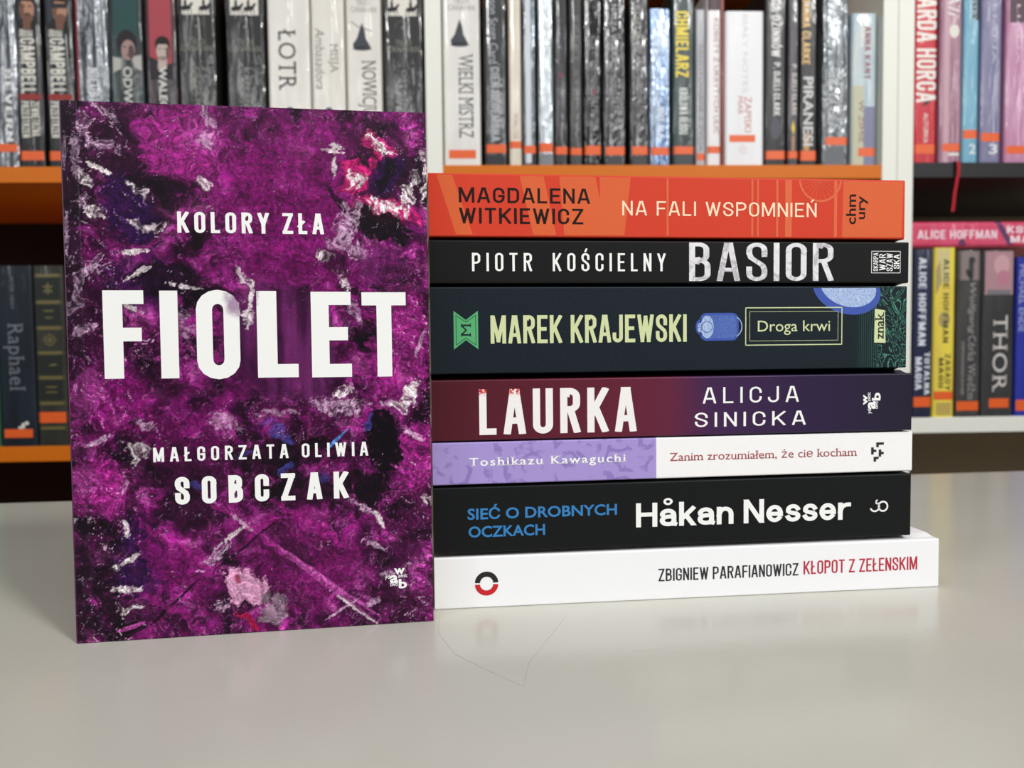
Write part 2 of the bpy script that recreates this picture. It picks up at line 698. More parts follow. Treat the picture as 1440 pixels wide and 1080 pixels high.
FLOOR_Z = -0.74
slab('floor', -3, 3, -2.6, 2.4, FLOOR_Z - .05, FLOOR_Z, M_FLOOR)
slab('wall_back', -3, 3, 1.45, 1.55, FLOOR_Z, 2.2, M_WALL)

# ------------------------------------------------------------------ the table
YT = math.radians(6.6)
table = thing('table', 'glossy white table with the purple book and the book stack on it', 'table', (0.03, 0.617, FLOOR_Z), YT)
m = MB()
m.box(-.80, .80, -.78, 0, -FLOOR_Z - .025, -FLOOR_Z, M_TABLE)
m.build('tabletop', table, bevel=.0015)
for sx in (-.72, .72):
    for sy in (-.72, -.06):
        m = MB()
        m.box(sx - .025, sx + .025, sy - .025, sy + .025, 0, -FLOOR_Z - .0251, M_WHITEBOARD)
        m.build('leg', table, bevel=.002)

# ------------------------------------------------------------------ the bookcases
YB = math.radians(2.5)
BC = Vector((0, 0.93, 0))
DV = Vector((math.cos(YB), math.sin(YB), 0))
NV = Vector((-math.sin(YB), math.cos(YB), 0))
SHELF = {'LU': .3247, 'MU': .3261, 'RU': .3290, 'LL': .0012, 'RL': .0190}


def bookcase(label, panels, shelves, top, back):
    t = thing('bookcase', label, 'bookcase', (BC.x, BC.y, FLOOR_Z), YB)
    for x0, x1 in panels:
        m = MB()
        m.box(x0, x1, 0, .29, 0, top - FLOOR_Z, M_WHITEBOARD)
        m.build('side_panel', t, bevel=.0008)
    x0, x1 = panels[0][1], panels[-1][0]
    m = MB()
    m.box(panels[0][0], panels[-1][1], .2902, .2962, 0, top - FLOOR_Z, back)
    m.build('back_panel', t)
    for (a, b, z, th, mat) in shelves:
        m = MB()
        m.box(a + .0001, b - .0001, .0005, .29, z - th - FLOOR_Z, z - FLOOR_Z, mat)
        m.build('shelf', t, bevel=.0008)
    return t


bookcase('white bookcase with orange shelves standing behind the purple book and the stack',
         [(-.9655, -.9470), (-.0975, -.0785), (.4496, .4680)],
         [(-.9470, -.0975, SHELF['LU'], .0185, M_ORANGE), (-.0785, .4496, SHELF['MU'], .0165, M_ORANGE),
          (-.9470, -.0975, SHELF['LL'], .0180, M_ORANGE), (-.0785, .4496, SHELF['LL'], .0180, M_ORANGE),
          (-.9470, -.0975, .648, .0185, M_ORANGE), (-.0785, .4496, .648, .0165, M_ORANGE),
          (-.9470, -.0975, -.33, .0185, M_ORANGE), (-.0785, .4496, -.33, .0165, M_ORANGE),
          (-.9470, -.0975, -.65, .0185, M_WHITEBOARD), (-.0785, .4496, -.65, .0165, M_WHITEBOARD)], 0.98, paint((44, 35, 30), .7, .2, .2))
bookcase('white bookcase with one dark upper shelf, at the right edge behind the stack',
         [(.4685, .4880), (1.020, 1.0385)],
         [(.4880, 1.020, SHELF['RU'], .0185, M_CHAR), (.4880, 1.020, SHELF['RL'], .0190, M_WHITEBOARD),
          (.4880, 1.020, .65, .0185, M_CHAR), (.4880, 1.020, -.33, .0185, M_WHITEBOARD), (.4880, 1.020, -.65, .0185, M_WHITEBOARD)], 0.98, paint((150, 132, 110), .7, .2, .2))

# ------------------------------------------------------------------ the purple book standing in front
ART_COL = {'dk': (52, 8, 50), 'blk': (16, 4, 22), 'blu': (54, 14, 84), 'pnk': (164, 48, 146), 'lpk': (188, 92, 176), 'mag': (140, 22, 124), 'dpk': (84, 22, 86),
           'mgp': (200, 40, 130), 'mgp2': (158, 40, 140), 'wht': (238, 226, 240), 'llc': (208, 174, 212), 'lpw': (226, 170, 214), 'gry': (150, 126, 150),
           'dgr': (112, 98, 112), 'red': (172, 22, 80), 'sky': (90, 92, 184), 'cyn': (96, 140, 214)}
ART=[(31.4,162.9,7.61,15.93,-10,'blk',0.6,0.8),(22.2,194.5,5.5,9.17,-20,'dk',0.5,0.7),(9.3,176.0,3.96,15.69,0,'blk',0.5,0.7),(6.6,128.6,7.45,10.59,0,'blk',0.5,0.6),
(19.3,180.0,7.49,5.25,0,'dk',0.5,0.7),(0.8,13.2,4.52,13.63,0,'blk',0.5,0.8),(13.6,20.5,6.36,10.95,0,'blk',0.5,0.7),(32.3,98.6,12.81,6.76,-20,'dk',0.6,0.5),
(101.1,163.2,10.89,16.51,0,'mag',0.7,0.5),(79.4,154.9,21.33,8.18,0,'mag',0.7,0.5),(61.3,176.5,15.66,16.12,0,'mag',0.7,0.45),(15.5,176.0,14.93,28.86,0,'dk',0.5,0.55),
(1.5,162.8,5.41,52.28,0,'blk',0.4,0.75),(23.9,162.9,9.56,14.55,15,'blu',0.35,0.85),(28.2,136.3,15.22,10.68,0,'blu',0.5,0.6),(42.3,188.2,15.84,13.79,0,'pnk',0.35,0.85),
(50.0,192.4,9.01,5.85,-20,'lpk',0.5,0.5),(85.1,176.7,25.4,20.39,0,'mag',0.6,0.6),(87.2,143.9,29.62,10.99,0,'mag',0.6,0.5),(34.2,173.0,10.16,4.24,-20,'blk',0.4,0.85),
(41.7,167.0,7.68,2.67,10,'blk',0.5,0.7),(37.2,137.6,15.36,5.9,0,'blk',0.5,0.8),(49.9,132.0,7.79,5.41,0,'blk',0.5,0.7),(74.5,113.9,20.02,24.77,0,'dpk',0.6,0.9),
(90.6,108.0,8.15,22.23,0,'dpk',0.5,0.8),(111.3,115.9,6.09,6.16,0,'blk',0.4,0.85),(8.8,115.3,12.47,15.96,-20,'dk',0.5,0.6),(13.1,91.1,15.09,12.08,0,'mag',0.5,0.6),
(5.6,94.0,6.23,10.69,-10,'lpk',0.6,0.45),(38.2,76.6,18.1,10.92,0,'mag',0.6,0.4),(22.5,66.4,10.19,10.86,0,'blk',0.5,0.6),(7.6,59.0,12.56,11.34,0,'pnk',0.4,0.85),
(4.7,61.8,5.51,5.39,0,'lpk',0.5,0.5),(122.3,107.2,11.21,16.94,0,'pnk',0.5,0.5),(127.4,67.2,7.93,17.17,0,'pnk',0.4,0.8),(126.8,124.0,7.02,11.27,0,'pnk',0.6,0.5),
(116.2,72.0,7.28,13.65,0,'blk',0.25,0.98),(110.4,53.7,8.37,7.12,-20,'blk',0.35,0.9),(77.7,69.4,20.21,7.81,8,'blk',0.5,0.85),(88.3,54.9,19.11,6.76,0,'blk',0.5,0.75),
(42.9,57.2,13.03,16.51,0,'dk',0.6,0.8),(24.1,30.7,11.55,16.47,0,'blu',0.5,0.75),(7.5,29.1,8.83,21.79,0,'blk',0.6,0.65),(18.4,9.1,12.79,8.26,0,'blk',0.5,0.7),
(85.0,26.8,21.85,19.84,-35,'mag',0.6,0.5),(77.0,31.5,13.0,7.33,-40,'dk',0.35,0.6),(37.0,27.1,15.61,8.3,-40,'mag',0.5,0.6),(125.6,32.8,8.52,23.09,-10,'dk',0.6,0.6),
(120.9,4.1,14.2,8.71,0,'dk',0.6,0.5),(119.1,177.1,16.05,15.21,0,'dk',0.5,0.8),(108.1,176.4,6.57,6.6,0,'mgp',0.35,0.95),(118.9,164.3,12.19,4.44,-8,'mgp',0.35,0.9),
(116.8,189.5,7.16,4.4,-40,'mgp',0.4,0.8),(114.2,181.2,1.65,6.06,10,'mgp',0.5,0.8),(119.1,178.5,6.64,9.95,-15,'blu',0.3,0.9),(120.0,178.5,2.77,7.19,-10,'blk',0.4,0.9),
(116.1,159.1,12.44,5.0,-15,'blk',0.3,0.97),(101.1,167.3,6.53,2.2,-50,'blk',0.4,0.8),(116.3,190.8,4.68,2.2,-40,'wht',0.25,1),(107.5,175.9,3.56,3.58,0,'wht',0.3,1),
(117.8,165.7,6.64,2.22,-8,'wht',0.25,1),(127.3,167.4,1.68,6.68,-15,'wht',0.3,0.95),(129.4,177.2,1.4,2.22,0,'wht',0.3,0.9),(133.9,178.6,1.4,11.14,0,'wht',0.35,0.8),
(132.3,186.9,1.68,2.78,0,'wht',0.4,0.6),(131.7,180.0,1.12,8.34,0,'blk',0.4,0.7),(103.7,158.2,4.37,8.83,-25,'llc',0.35,0.85),(100.3,150.8,6.0,3.31,20,'llc',0.35,0.8),
(107.7,149.4,6.04,2.49,-20,'llc',0.4,0.75),(92.1,146.1,5.41,1.38,-22,'wht',0.3,0.95),(102.6,137.5,1.92,4.71,35,'wht',0.3,0.95),(100.1,189.2,2.71,1.09,-20,'wht',0.3,0.9),
(98.8,187.3,3.79,0.82,-10,'wht',0.3,0.8),(99.2,181.0,0.81,3.56,-5,'wht',0.35,0.8),(98.0,143.9,6.53,3.87,-20,'dk',0.5,0.7),(117.2,142.4,9.71,8.37,0,'dpk',0.6,0.6),
(10.2,192.1,2.47,6.51,28,'llc',0.3,0.95),(17.3,198.3,5.47,1.83,-35,'llc',0.35,0.85),(13.8,188.3,6.45,2.35,-25,'llc',0.4,0.6),(6.6,185.1,1.23,4.43,0,'llc',0.4,0.8),
(4.9,178.5,0.98,4.69,10,'llc',0.4,0.7),(52.8,199.1,6.45,1.59,-40,'llc',0.4,0.7),(52.1,192.4,3.35,3.19,0,'llc',0.4,0.7),(50.9,174.2,2.84,1.6,20,'wht',0.4,0.8),
(13.1,178.6,4.96,0.92,-25,'wht',0.25,0.95),(9.2,174.7,1.24,3.66,15,'wht',0.35,0.85),(27.8,170.9,3.53,1.32,-40,'wht',0.4,0.8),(10.8,161.6,3.72,1.58,-35,'wht',0.25,0.95),
(6.5,165.5,1.48,3.14,0,'llc',0.4,0.8),(28.8,158.1,6.33,1.59,-20,'wht',0.4,0.7),(24.7,147.5,4.29,1.06,5,'wht',0.3,0.9),(24.5,138.5,5.56,1.33,10,'wht',0.35,0.85),
(8.7,140.5,6.96,2.38,45,'llc',0.3,0.95),(3.8,132.6,1.98,10.56,-20,'llc',0.4,0.8),(6.3,118.0,5.47,1.86,40,'llc',0.35,0.85),(1.2,155.0,0.86,6.55,0,'llc',0.4,0.8),
(1.4,185.0,0.73,6.49,0,'llc',0.5,0.6),(41.7,134.8,5.66,0.81,-10,'wht',0.35,0.8),(64.4,138.1,2.11,2.72,0,'wht',0.4,0.8),(66.7,130.5,0.79,6.82,-5,'wht',0.3,0.95),
(64.9,122.3,1.58,4.65,-10,'wht',0.4,0.8),(22.9,127.0,4.04,1.07,-30,'wht',0.4,0.7),(43.2,120.0,2.58,5.95,10,'llc',0.5,0.6),(99.3,87.6,9.34,3.09,-8,'llc',0.4,0.85),
(100.5,93.2,3.02,2.24,0,'wht',0.3,0.9),(126.1,92.9,1.41,5.68,-30,'wht',0.25,0.98),(122.6,88.2,3.37,1.42,10,'wht',0.3,0.9),(117.9,88.9,2.52,1.42,-20,'llc',0.35,0.8),
(75.3,85.6,8.05,1.39,0,'llc',0.5,0.6),(56.1,81.4,5.79,2.75,-20,'llc',0.5,0.6),(105.9,124.4,1.93,3.9,0,'llc',0.4,0.7),(131.4,112.6,0.85,6.23,-20,'llc',0.4,0.7),
(127.5,75.8,3.96,1.14,-30,'llc',0.4,0.8),(77.0,77.2,5.92,2.23,-20,'sky',0.4,0.5),(70.4,81.4,3.74,1.39,0,'sky',0.5,0.4),(110.8,79.3,1.39,3.4,-25,'sky',0.4,0.45),
(98.0,74.7,6.05,0.62,42,'cyn',0.25,0.95),(78.4,63.8,2.16,1.96,0,'sky',0.4,0.45),(44.3,57.7,2.09,1.38,-40,'sky',0.4,0.45),(92.5,59.7,1.92,2.26,0,'sky',0.5,0.4),
(63.0,70.0,4.78,1.38,10,'sky',0.5,0.4),(26.8,82.5,4.09,1.35,-30,'llc',0.4,0.7),(10.1,76.4,4.52,1.08,30,'llc',0.4,0.8),(24.0,71.8,3.57,2.71,30,'wht',0.4,0.7),
(17.2,58.5,1.27,4.07,-20,'llc',0.4,0.7),(106.1,47.7,4.45,1.42,-15,'llc',0.35,0.85),(113.6,42.7,1.12,4.01,30,'wht',0.35,0.85),(132.9,48.2,2.0,1.44,0,'wht',0.4,0.8),
(111.4,32.2,4.48,1.15,-25,'llc',0.4,0.7),(75.6,32.5,39.21,0.73,-38,'lpk',0.3,0.9),(85.0,23.9,32.79,1.13,-40,'lpk',0.5,0.65),(63.7,40.8,16.01,1.96,-38,'mgp2',0.4,0.75),
(88.1,42.2,16.4,1.7,-32,'mgp2',0.4,0.75),(70.4,40.4,9.67,1.4,35,'mgp2',0.4,0.7),(98.6,14.4,20.8,0.69,-37,'lpk',0.3,0.9),(104.1,6.8,11.17,0.52,-38,'wht',0.35,0.85),
(97.9,6.4,6.94,0.52,32,'llc',0.4,0.8),(51.0,31.8,6.33,2.5,38,'llc',0.35,0.9),(57.0,37.8,6.89,0.7,35,'wht',0.35,0.85),(60.6,43.7,5.32,0.84,-42,'llc',0.35,0.9),
(51.9,10.7,2.91,1.68,10,'llc',0.35,0.9),(62.2,33.9,16.0,0.5,38,'blk',0.3,0.8),(35.6,13.4,14.32,0.55,43,'blk',0.3,0.85),(37.2,34.9,18.19,1.66,-36,'mgp2',0.4,0.7),
(35.2,9.2,15.62,1.39,-35,'mgp2',0.4,0.6),(61.9,17.0,6.41,9.55,35,'lpw',0.25,0.97),(73.2,7.2,3.79,6.8,-30,'gry',0.3,0.95),(68.5,12.3,3.5,2.54,15,'dgr',0.35,0.8),
(64.2,3.3,8.05,1.41,-42,'red',0.35,0.9),(59.3,21.4,2.13,1.12,-60,'red',0.5,0.7),(18.7,19.6,4.09,1.37,0,'wht',0.3,0.9),(21.1,11.1,4.1,1.38,-10,'wht',0.3,0.9),
(20.3,31.0,3.58,1.1,40,'wht',0.35,0.8),(15.9,28.6,2.55,1.37,20,'wht',0.4,0.8),(18.8,42.6,1.02,2.73,10,'wht',0.4,0.8),(1.0,45.8,1.5,1.35,30,'wht',0.4,0.8),
(19.6,4.9,5.64,0.83,20,'lpk',0.4,0.9),(6.9,7.3,3.04,5.48,0,'dk',0.5,0.5),(116.9,20.3,2.82,1.15,10,'llc',0.4,0.6),(111.1,9.2,3.37,1.15,20,'llc',0.5,0.6)]


def art_colours(X, Z):
    """the cover's printed paint texture: X, Z in mm -> linear RGB; zones and strokes of paint, warped by noise"""
    def lattice(ix, iy, seed):
        h = (ix.astype(np.int64) * 374761393 + iy.astype(np.int64) * 668265263 + seed * 974634777) & 0xFFFFFFFF
        h = ((h ^ (h >> 13)) * 1274126177) & 0xFFFFFFFF
        return ((h ^ (h >> 16)) & 0xFFFF) / 65535.0 * 2 * np.pi

    def perlin(x, y, seed):
        ix, iy = np.floor(x), np.floor(y)
        fx, fy = x - ix, y - iy
        u, w = fx * fx * fx * (fx * (fx * 6 - 15) + 10), fy * fy * fy * (fy * (fy * 6 - 15) + 10)
        def g(a, b):
            t = lattice(ix + a, iy + b, seed)
            return np.cos(t) * (fx - a) + np.sin(t) * (fy - b)
        return ((g(0, 0) * (1 - u) + g(1, 0) * u) * (1 - w) + (g(0, 1) * (1 - u) + g(1, 1) * u) * w) * 1.5

    def fbm(x, y, sc, oc, seed, gain=.55):
        r, a, n = 0, 1.0, 0
        for o in range(oc):
            r = r + a * perlin(x * sc + 13.7 * o, y * sc + 7.3 * o, seed + o)
            n += a
            a *= gain
            sc *= 2.03
        return r / n

    def step(v, a, b):
        t = np.clip((v - a) / (b - a), 0, 1)
        return t * t * (3 - 2 * t)

    def col(c):
        return np.array(rgb(c)[:3])

    wx, wz = fbm(X, Z, .05, 2, 11), fbm(X, Z, .05, 2, 21)
    mx, mz = fbm(X, Z, .14, 3, 31, .45), fbm(X, Z, .14, 3, 41, .45)
    QX, QZ = X + 3.5 * wx + 3.2 * mx, Z + 3.5 * wz + 3.2 * mz
    SX_, SZ_ = X + .8 * mx, Z + .8 * mz
    b = fbm(QX, QZ, .10, 6, 51, .56)
    b = b + .45 * fbm(QX, QZ, .035, 3, 55)
    stops = [(-.55, (30, 6, 34)), (-.30, (66, 12, 64)), (-.1, (104, 20, 96)), (.08, (128, 28, 116)), (.28, (150, 48, 138)), (.52, (182, 92, 168))]
    xs = [s[0] for s in stops]
    out = np.stack([np.interp(b, xs, [col(s[1])[k] for s in stops]) for k in range(3)], -1)
    b2 = None
    for L, (sc, th, mul) in enumerate(((.045, .12, .50), (.07, .16, 1.45), (.06, .10, .62), (.11, .2, 1.35), (.09, .16, .55), (.16, .24, .6), (.15, .22, 1.4))):
        q = fbm(QX + 1.5 * mz * L, QZ - 1.2 * mx * L, sc, 5, 200 + 9 * L, .6)
        k = step(q, th, th + .05)[..., None]
        rim = (step(np.abs(q - th), .028, .0) * .45)[..., None]
        out = out * (1 - k + k * mul)
        out = out * (1 - rim) + (col((196, 120, 190)) if mul > 1 else col((34, 6, 40))) * rim
    rag = fbm(QX, QZ, .34, 5, 61, .68)
    rag2 = fbm(X, Z, .9, 3, 66, .7)
    ridge = .22 - np.abs(fbm(QX, QZ, .26, 4, 69, .6)) * 1.3
    fine = fbm(QX, QZ, .55, 4, 71, .65)
    e0 = fbm(QX, QZ, .30, 4, 121, .6) * 1.4
    drip = fbm(X, Z * .12, .14, 3, 77)
    for (cx, cy, rx, ry, rot, c, hard, st) in ART:
        thin = min(rx, ry) < 1.2
        px_, pz_ = (SX_, SZ_) if thin else ((X, Z) if c == 'dpk' else (QX, QZ))
        a = math.radians(rot)
        dx, dz = px_ - cx, pz_ - cy
        ex, ez = (dx * math.cos(a) + dz * math.sin(a)) / (rx * 1.3), (-dx * math.sin(a) + dz * math.cos(a)) / (ry * 1.3)
        v = 1 - np.sqrt(ex * ex + ez * ez)
        if c != 'dpk':
            v = v + ((rag * .62 + rag2 * .14 + ridge) if c in ('wht', 'llc') else rag * (.2 if thin else .55) + rag2 * .06)
        f = (step(v, .24 - hard * .22, .24 + hard * .36) * st)[..., None]
        if c in ('wht', 'llc') and not thin:
            f = f * (step(fine + .5 * e0, -.30, .22) * .85 + .15)[..., None]
        cc = col(ART_COL[c])
        if c == 'dpk':
            t = step(drip, -.4, .5)[..., None]
            tint = col((60, 12, 62)) * (1 - t) + col((124, 54, 122)) * t
        elif c in ('wht', 'llc', 'lpw'):
            t = step(fine, -.5, .25)[..., None]
            tint = cc * (.5 + .5 * t)
        else:
            t = step(fine, -.5, .5)[..., None]
            tint = cc * (.45 + .95 * t)
        out = out * (1 - f) + tint * f
    # the photographed paint is wet and wrinkled: its printed ridges and glints follow one relief
    calm = 1 - step(1 - np.sqrt(((X - 76) / 27) ** 2 + ((Z - 108) / 27) ** 2), 0, .5)
    flat = .6 + .4 * step(np.abs(X - 67), 30, 60)
    e = fbm(QX, QZ + .26, .10, 7, 81, .62) - fbm(QX - .26, QZ, .10, 7, 81, .62)
    e = np.clip(e / e.std(), -3, 3) * calm * flat
    out = out * np.exp(.34 * e)[..., None]
    left = step(X, 60, 0)
    wet = np.clip(.1 + .6 * left + 1.3 * fbm(X, Z, .04, 3, 95) + .5 * step(X, 112, 132), 0, 1)
    k = (step(e + .9 * rag, 1.75, 2.5) * wet * .9)[..., None]
    out = out * (1 - k) + col((226, 204, 230)) * k
    cr = np.abs(fbm(QX, QZ, .15, 5, 83, .6))
    k = (step(cr, .03, .0) * .6 * calm)[..., None]
    out = out * (1 - k) + col((30, 4, 36)) * k
    rd = np.abs(fbm(QX, QZ, .09, 5, 101, .62) - .10)
    k = (step(rd, .018, .0) * step(fbm(X, Z, .06, 2, 105) + .35 * left, .12, .3) * step(rag, -.05, .25) * .9 * calm)[..., None]
    out = out * (1 - k) + col((220, 190, 226)) * k
    return np.clip(out * (1 + .25 * rag2)[..., None] * np.array((1.0, 1.0, .90)), 0, 1) ** 1.2


def make_art():
    m = new_mat('marbled_purple_print', (120, 25, 110), 0.42, 0.22)
    t = NT(m)
    at = t.node('ShaderNodeAttribute', attribute_name='print_colour')
    xyz = t.sep(t.coord())
    band = t.smooth(xyz[0], .0066, .0060, 0.0, .45)
    t.put(t.b.inputs['Base Color'], t.mix(band, at.outputs['Color'], rgb((24, 10, 26))))
    fold = t.smooth(t.math('ABSOLUTE', t.math('SUBTRACT', xyz[0], .0064)), 0.0, .0007)
    t.put(t.b.inputs['Normal'], t.bump(fold, .6, .0006))
    return m


PU_W, PU_H, PU_T = 134.8, 203.1, 24.0
yaw_p, lean = 0.15270, 0.01144
purple = thing('book', 'purple marbled paperback with white title, standing upright left of the stack', 'book', (-.16579, .29001, 0), yaw_p)
purple.matrix_world = Matrix.Translation((-.16600, .28975, 0)) @ Matrix.Rotation(yaw_p, 4, 'Z') @ Matrix.Translation((0, PU_T * MM, 0)) @ Matrix.Rotation(-lean, 4, 'X') @ Matrix.Translation((0, -PU_T * MM, 0))
pb = Book(purple, PU_H, PU_T, PU_W, 0.6, lambda u, v, d: (d * MM, v * MM, u * MM), make_art(), th=.4, fine_board=.33)
_me = pb.cover.data
_co = np.empty(len(_me.vertices) * 3)
_me.vertices.foreach_get('co', _co)
_co = _co.reshape(-1, 3) * 1000
_ca = _me.attributes.new('print_colour', 'FLOAT_COLOR', 'POINT')
_ca.data.foreach_set('color', np.concatenate([art_colours(_co[:, 0] - _co[:, 1], _co[:, 2]), np.ones((len(_co), 1))], 1).ravel().astype(np.float32))
FRONT = lambda x, z: (x * MM, -.00010, z * MM)
M_TITLE = paint(WHITE, .5, .2, .02)


def title_mat():
    m = new_mat('title_white_with_purple_haze', (240, 240, 238), .4, .4)
    t = NT(m)
    c = t.coord()
    P = t.vmath('ADD', t.vmath('MULTIPLY', c, (1000, 1000, 1000)), t.vmath('MULTIPLY', t.vmath('SUBTRACT', t.noise(c, 220, 3, .6, .5, out=1), (.5, .5, .5)), (6, 0, 6)))
    f = None
    for (x, z, rx, rz, st) in ((60.5, 128, 6, 7, .75), (68.5, 131, 2.2, 5, .45)):
        g = t.node('ShaderNodeTexGradient', gradient_type='SPHERICAL')
        t.put(g.inputs[0], t.mapping(P, (x, 0, z), (0, 0, 0), (rx, 60, rz), 'TEXTURE'))
        q = t.smooth(g.outputs['Fac'], 0.05, .7, 0, st)
        f = q if f is None else t.math('MAXIMUM', f, q)
    t.put(t.b.inputs['Base Color'], t.mix(f, rgb(WHITE), rgb((128, 62, 128))))
    return m


def front_text(name, items, mat):
    m = MB()
    for VF in items:
        m.mesh([FRONT(*p) for p in VF[0]], VF[1], mat)
    return m.build(name, pb.cover)


CT = dict(w=.49, tx=.185, ty=.16)
front_text('series_title', [fit(cond_text('KOLORY ZŁA', w=.47, tx=.17, ty=.15, gap=.235, space=.36), 40.4, 94.8, 154.9, 162.9)], M_TITLE)
front_text('title', [fit(cond_text(ch, w=.5, tx=tx, ty=.155), a, b, lo, hi) for ch, a, b, lo, hi, tx in (
    ('F', 13.1, 27.6, 99.9, 133.1, .21), ('I', 33.3, 39.8, 99.7, 133.0, .2), ('O', 46.4, 62.8, 99.1, 133.3, .185), ('L', 68.7, 84.0, 99.4, 132.9, .205),
    ('E', 89.1, 104.4, 99.2, 132.6, .20), ('T', 108.6, 125.8, 99.1, 132.4, .165))], title_mat())
front_text('author_name', [fit(cond_text('MAŁGORZATA OLIWIA', w=.50, tx=.165, ty=.145, gap=.36, space=.5), 29.5, 110.1, 67.85, 73.4),
                           fit(cond_text('SOBCZAK', w=.5, tx=.2, ty=.17, gap=.42), 37.0, 102.4, 51.2, 61.9)], M_TITLE)


def wab(box):
    """letter cluster of the publisher's mark inside a unit square: (string, x0, x1, y0, y1, weight)"""
    return [('w', .42, .91, .69, 1.12, .035), ('a', .22, .60, .27, .84, .035), ('b', .62, 1.0, 0.0, .455, .035),
            ('yd', .0, .21, .50, .70, .01), ('awnic', .60, 1.02, .53, .73, .01), ('two', .22, .58, .13, .33, .01)]


lx, ly, lw, lh = 115.7, 13.95, 8.7, 8.3
front_text('publisher_mark', [fit(font_text(s, bold=bw), lx + x0 * lw, lx + x1 * lw, ly + y0 * lh, ly + y1 * lh) for s, x0, x1, y0, y1, bw in wab(0)], M_TITLE)

# ------------------------------------------------------------------ the stack of seven
SX, SY, SYAW = -.032089, .323847, .113644
ZS = [182.57, 156.58, 154.99, 137.20, 135.63, 99.57, 96.86, 71.46, 70.60, 52.91, 51.63, 23.84, 21.90, 0.0]
XO = [208.91, 210.03, 209.43, 212.28, 213.41, 212.35, 225.27]
YO = [.00717, -.00035, -.00013, -.00106, .00351, -.0014, -.00773]
U0 = 1.5          # the spines run this far behind the purple book's edge
STACK = []


def gradient_mat(name, stops, L, rough=.42, pat=None):
    m = new_mat('cover_' + name, stops[0][1], rough, .25)
    t = NT(m)
    c = t.coord()
    x = t.sep(c)[0]
    n = t.math('MULTIPLY', t.math('SUBTRACT', t.noise(c, 40, 3), .5), .03)
    f = t.math('ADD', t.math('MULTIPLY', x, 1.0 / (L * MM)), n if pat != 'split' else 0.0)
    col = t.ramp(f, stops, 'CONSTANT' if pat == 'split' else 'LINEAR')
    if pat == 'split':
        # pale flowers on the lilac half
        fl = t.node('ShaderNodeTexVoronoi', feature='F1')
        t.put(fl.inputs['Vector'], t.vmath('ADD', c, t.vmath('MULTIPLY', t.vmath('SUBTRACT', t.noise(c, 160, 2, out=1), (.5, .5, .5)), (.004, .004, .004))))
        fl.inputs['Scale'].default_value = 95
        q = t.math('SINE', t.math('MULTIPLY', fl.outputs['Distance'], 17.0))
        k = t.math('MULTIPLY', t.smooth(q, .35, .6), t.smooth(t.noise(c, 110, 2), .42, .58))
        k = t.math('MULTIPLY', k, t.smooth(x, .0958, .0950))
        col = t.mix(t.math('MULTIPLY', k, .8), col, rgb((134, 116, 182)))
    g = t.noise(c, 1100, 2)
    col = t.mix(t.smooth(g, .35, .65, 0, .03 if pat == 'split' else .10), col, rgb((0, 0, 0)))
    t.put(t.b.inputs['Base Color'], col)
    return m


def squiggle_mat():
    """dark teal board with thin green contour lines towards the right end"""
    m = new_mat('cover_teal_contours', (24, 38, 48), .5, .25)
    t = NT(m)
    c = t.coord()
    x = t.sep(c)[0]
    g = t.noise(c, 1000, 2)
    base = t.mix(t.smooth(g, .3, .7), rgb((10, 22, 31)), rgb((15, 29, 39)))
    w = t.noise(t.mapping(c, scale=(1.3, 1, 1)), 70, 3, .5, 1.4)
    q = t.math('SINE', t.math('MULTIPLY', w, 88.0))
    ln = t.smooth(q, .68, .95)
    ver = t.math('SINE', t.math('MULTIPLY', t.math('ADD', x, t.math('MULTIPLY', t.noise(c, 60, 2), .0016)), 6500.0))
    lv = t.smooth(ver, .35, .9, 0, .45)
    near = t.smooth(x, .1935, .1990)
    pat = t.math('ADD', t.math('MULTIPLY', ln, near), t.math('MULTIPLY', lv, t.math('SUBTRACT', 1.0, near)))
    pat = t.math('MULTIPLY', pat, t.smooth(x, .186, .191))
    pat = t.math('MULTIPLY', pat, t.smooth(x, .186, .216, .45, 1.0))
    t.put(t.b.inputs['Base Color'], t.mix(pat, base, rgb((78, 146, 122))))
    return m


def brush_mat():
    m = new_mat('silver_brushed_letters', (214, 214, 216), .35, .5)
    t = NT(m)
    c = t.coord()
    n = t.noise(c, 95, 5, .6, 1.4)
    t.put(t.b.inputs['Base Color'], t.ramp(n, [(.3, (236, 236, 238)), (.5, (222, 220, 224)), (.58, (172, 170, 176)), (.66, (230, 228, 232))]))
    return m


STACK_COVERS = [
    paint((207, 60, 36), .5, .25, .06), paint((17, 17, 18), .5, .2, .25), squiggle_mat(),
    gradient_mat('maroon_violet', [(.0, (78, 24, 34)), (.38, (98, 30, 50)), (.48, (98, 34, 60)), (.56, (64, 34, 76)), (.75, (46, 30, 66)), (1.0, (32, 28, 46))], 214),
    gradient_mat('lilac_white', [(.0, (164, 146, 208)), (.4455, (242, 240, 240))], 214.4, .42, 'split'),
    paint((14, 16, 18), .5, .2, .2), paint((240, 240, 242), .4, .4, .02)]
STACK_LABELS = [
    'orange paperback, topmost of the book stack', 'thin black paperback with large silver letters, second from the top of the stack',
    'thick dark teal paperback with a blue drawing, third from the top of the stack',
    'maroon to violet paperback with blurred white letters, middle book of the stack',
    'slim lilac and white paperback below the maroon book in the stack',
    'black paperback with blue and white lettering, second from the bottom of the stack',
    'long white paperback with a black and red ring, bottom book of the stack']
DEPTH = [132, 134, 140, 138, 128, 136, 140]
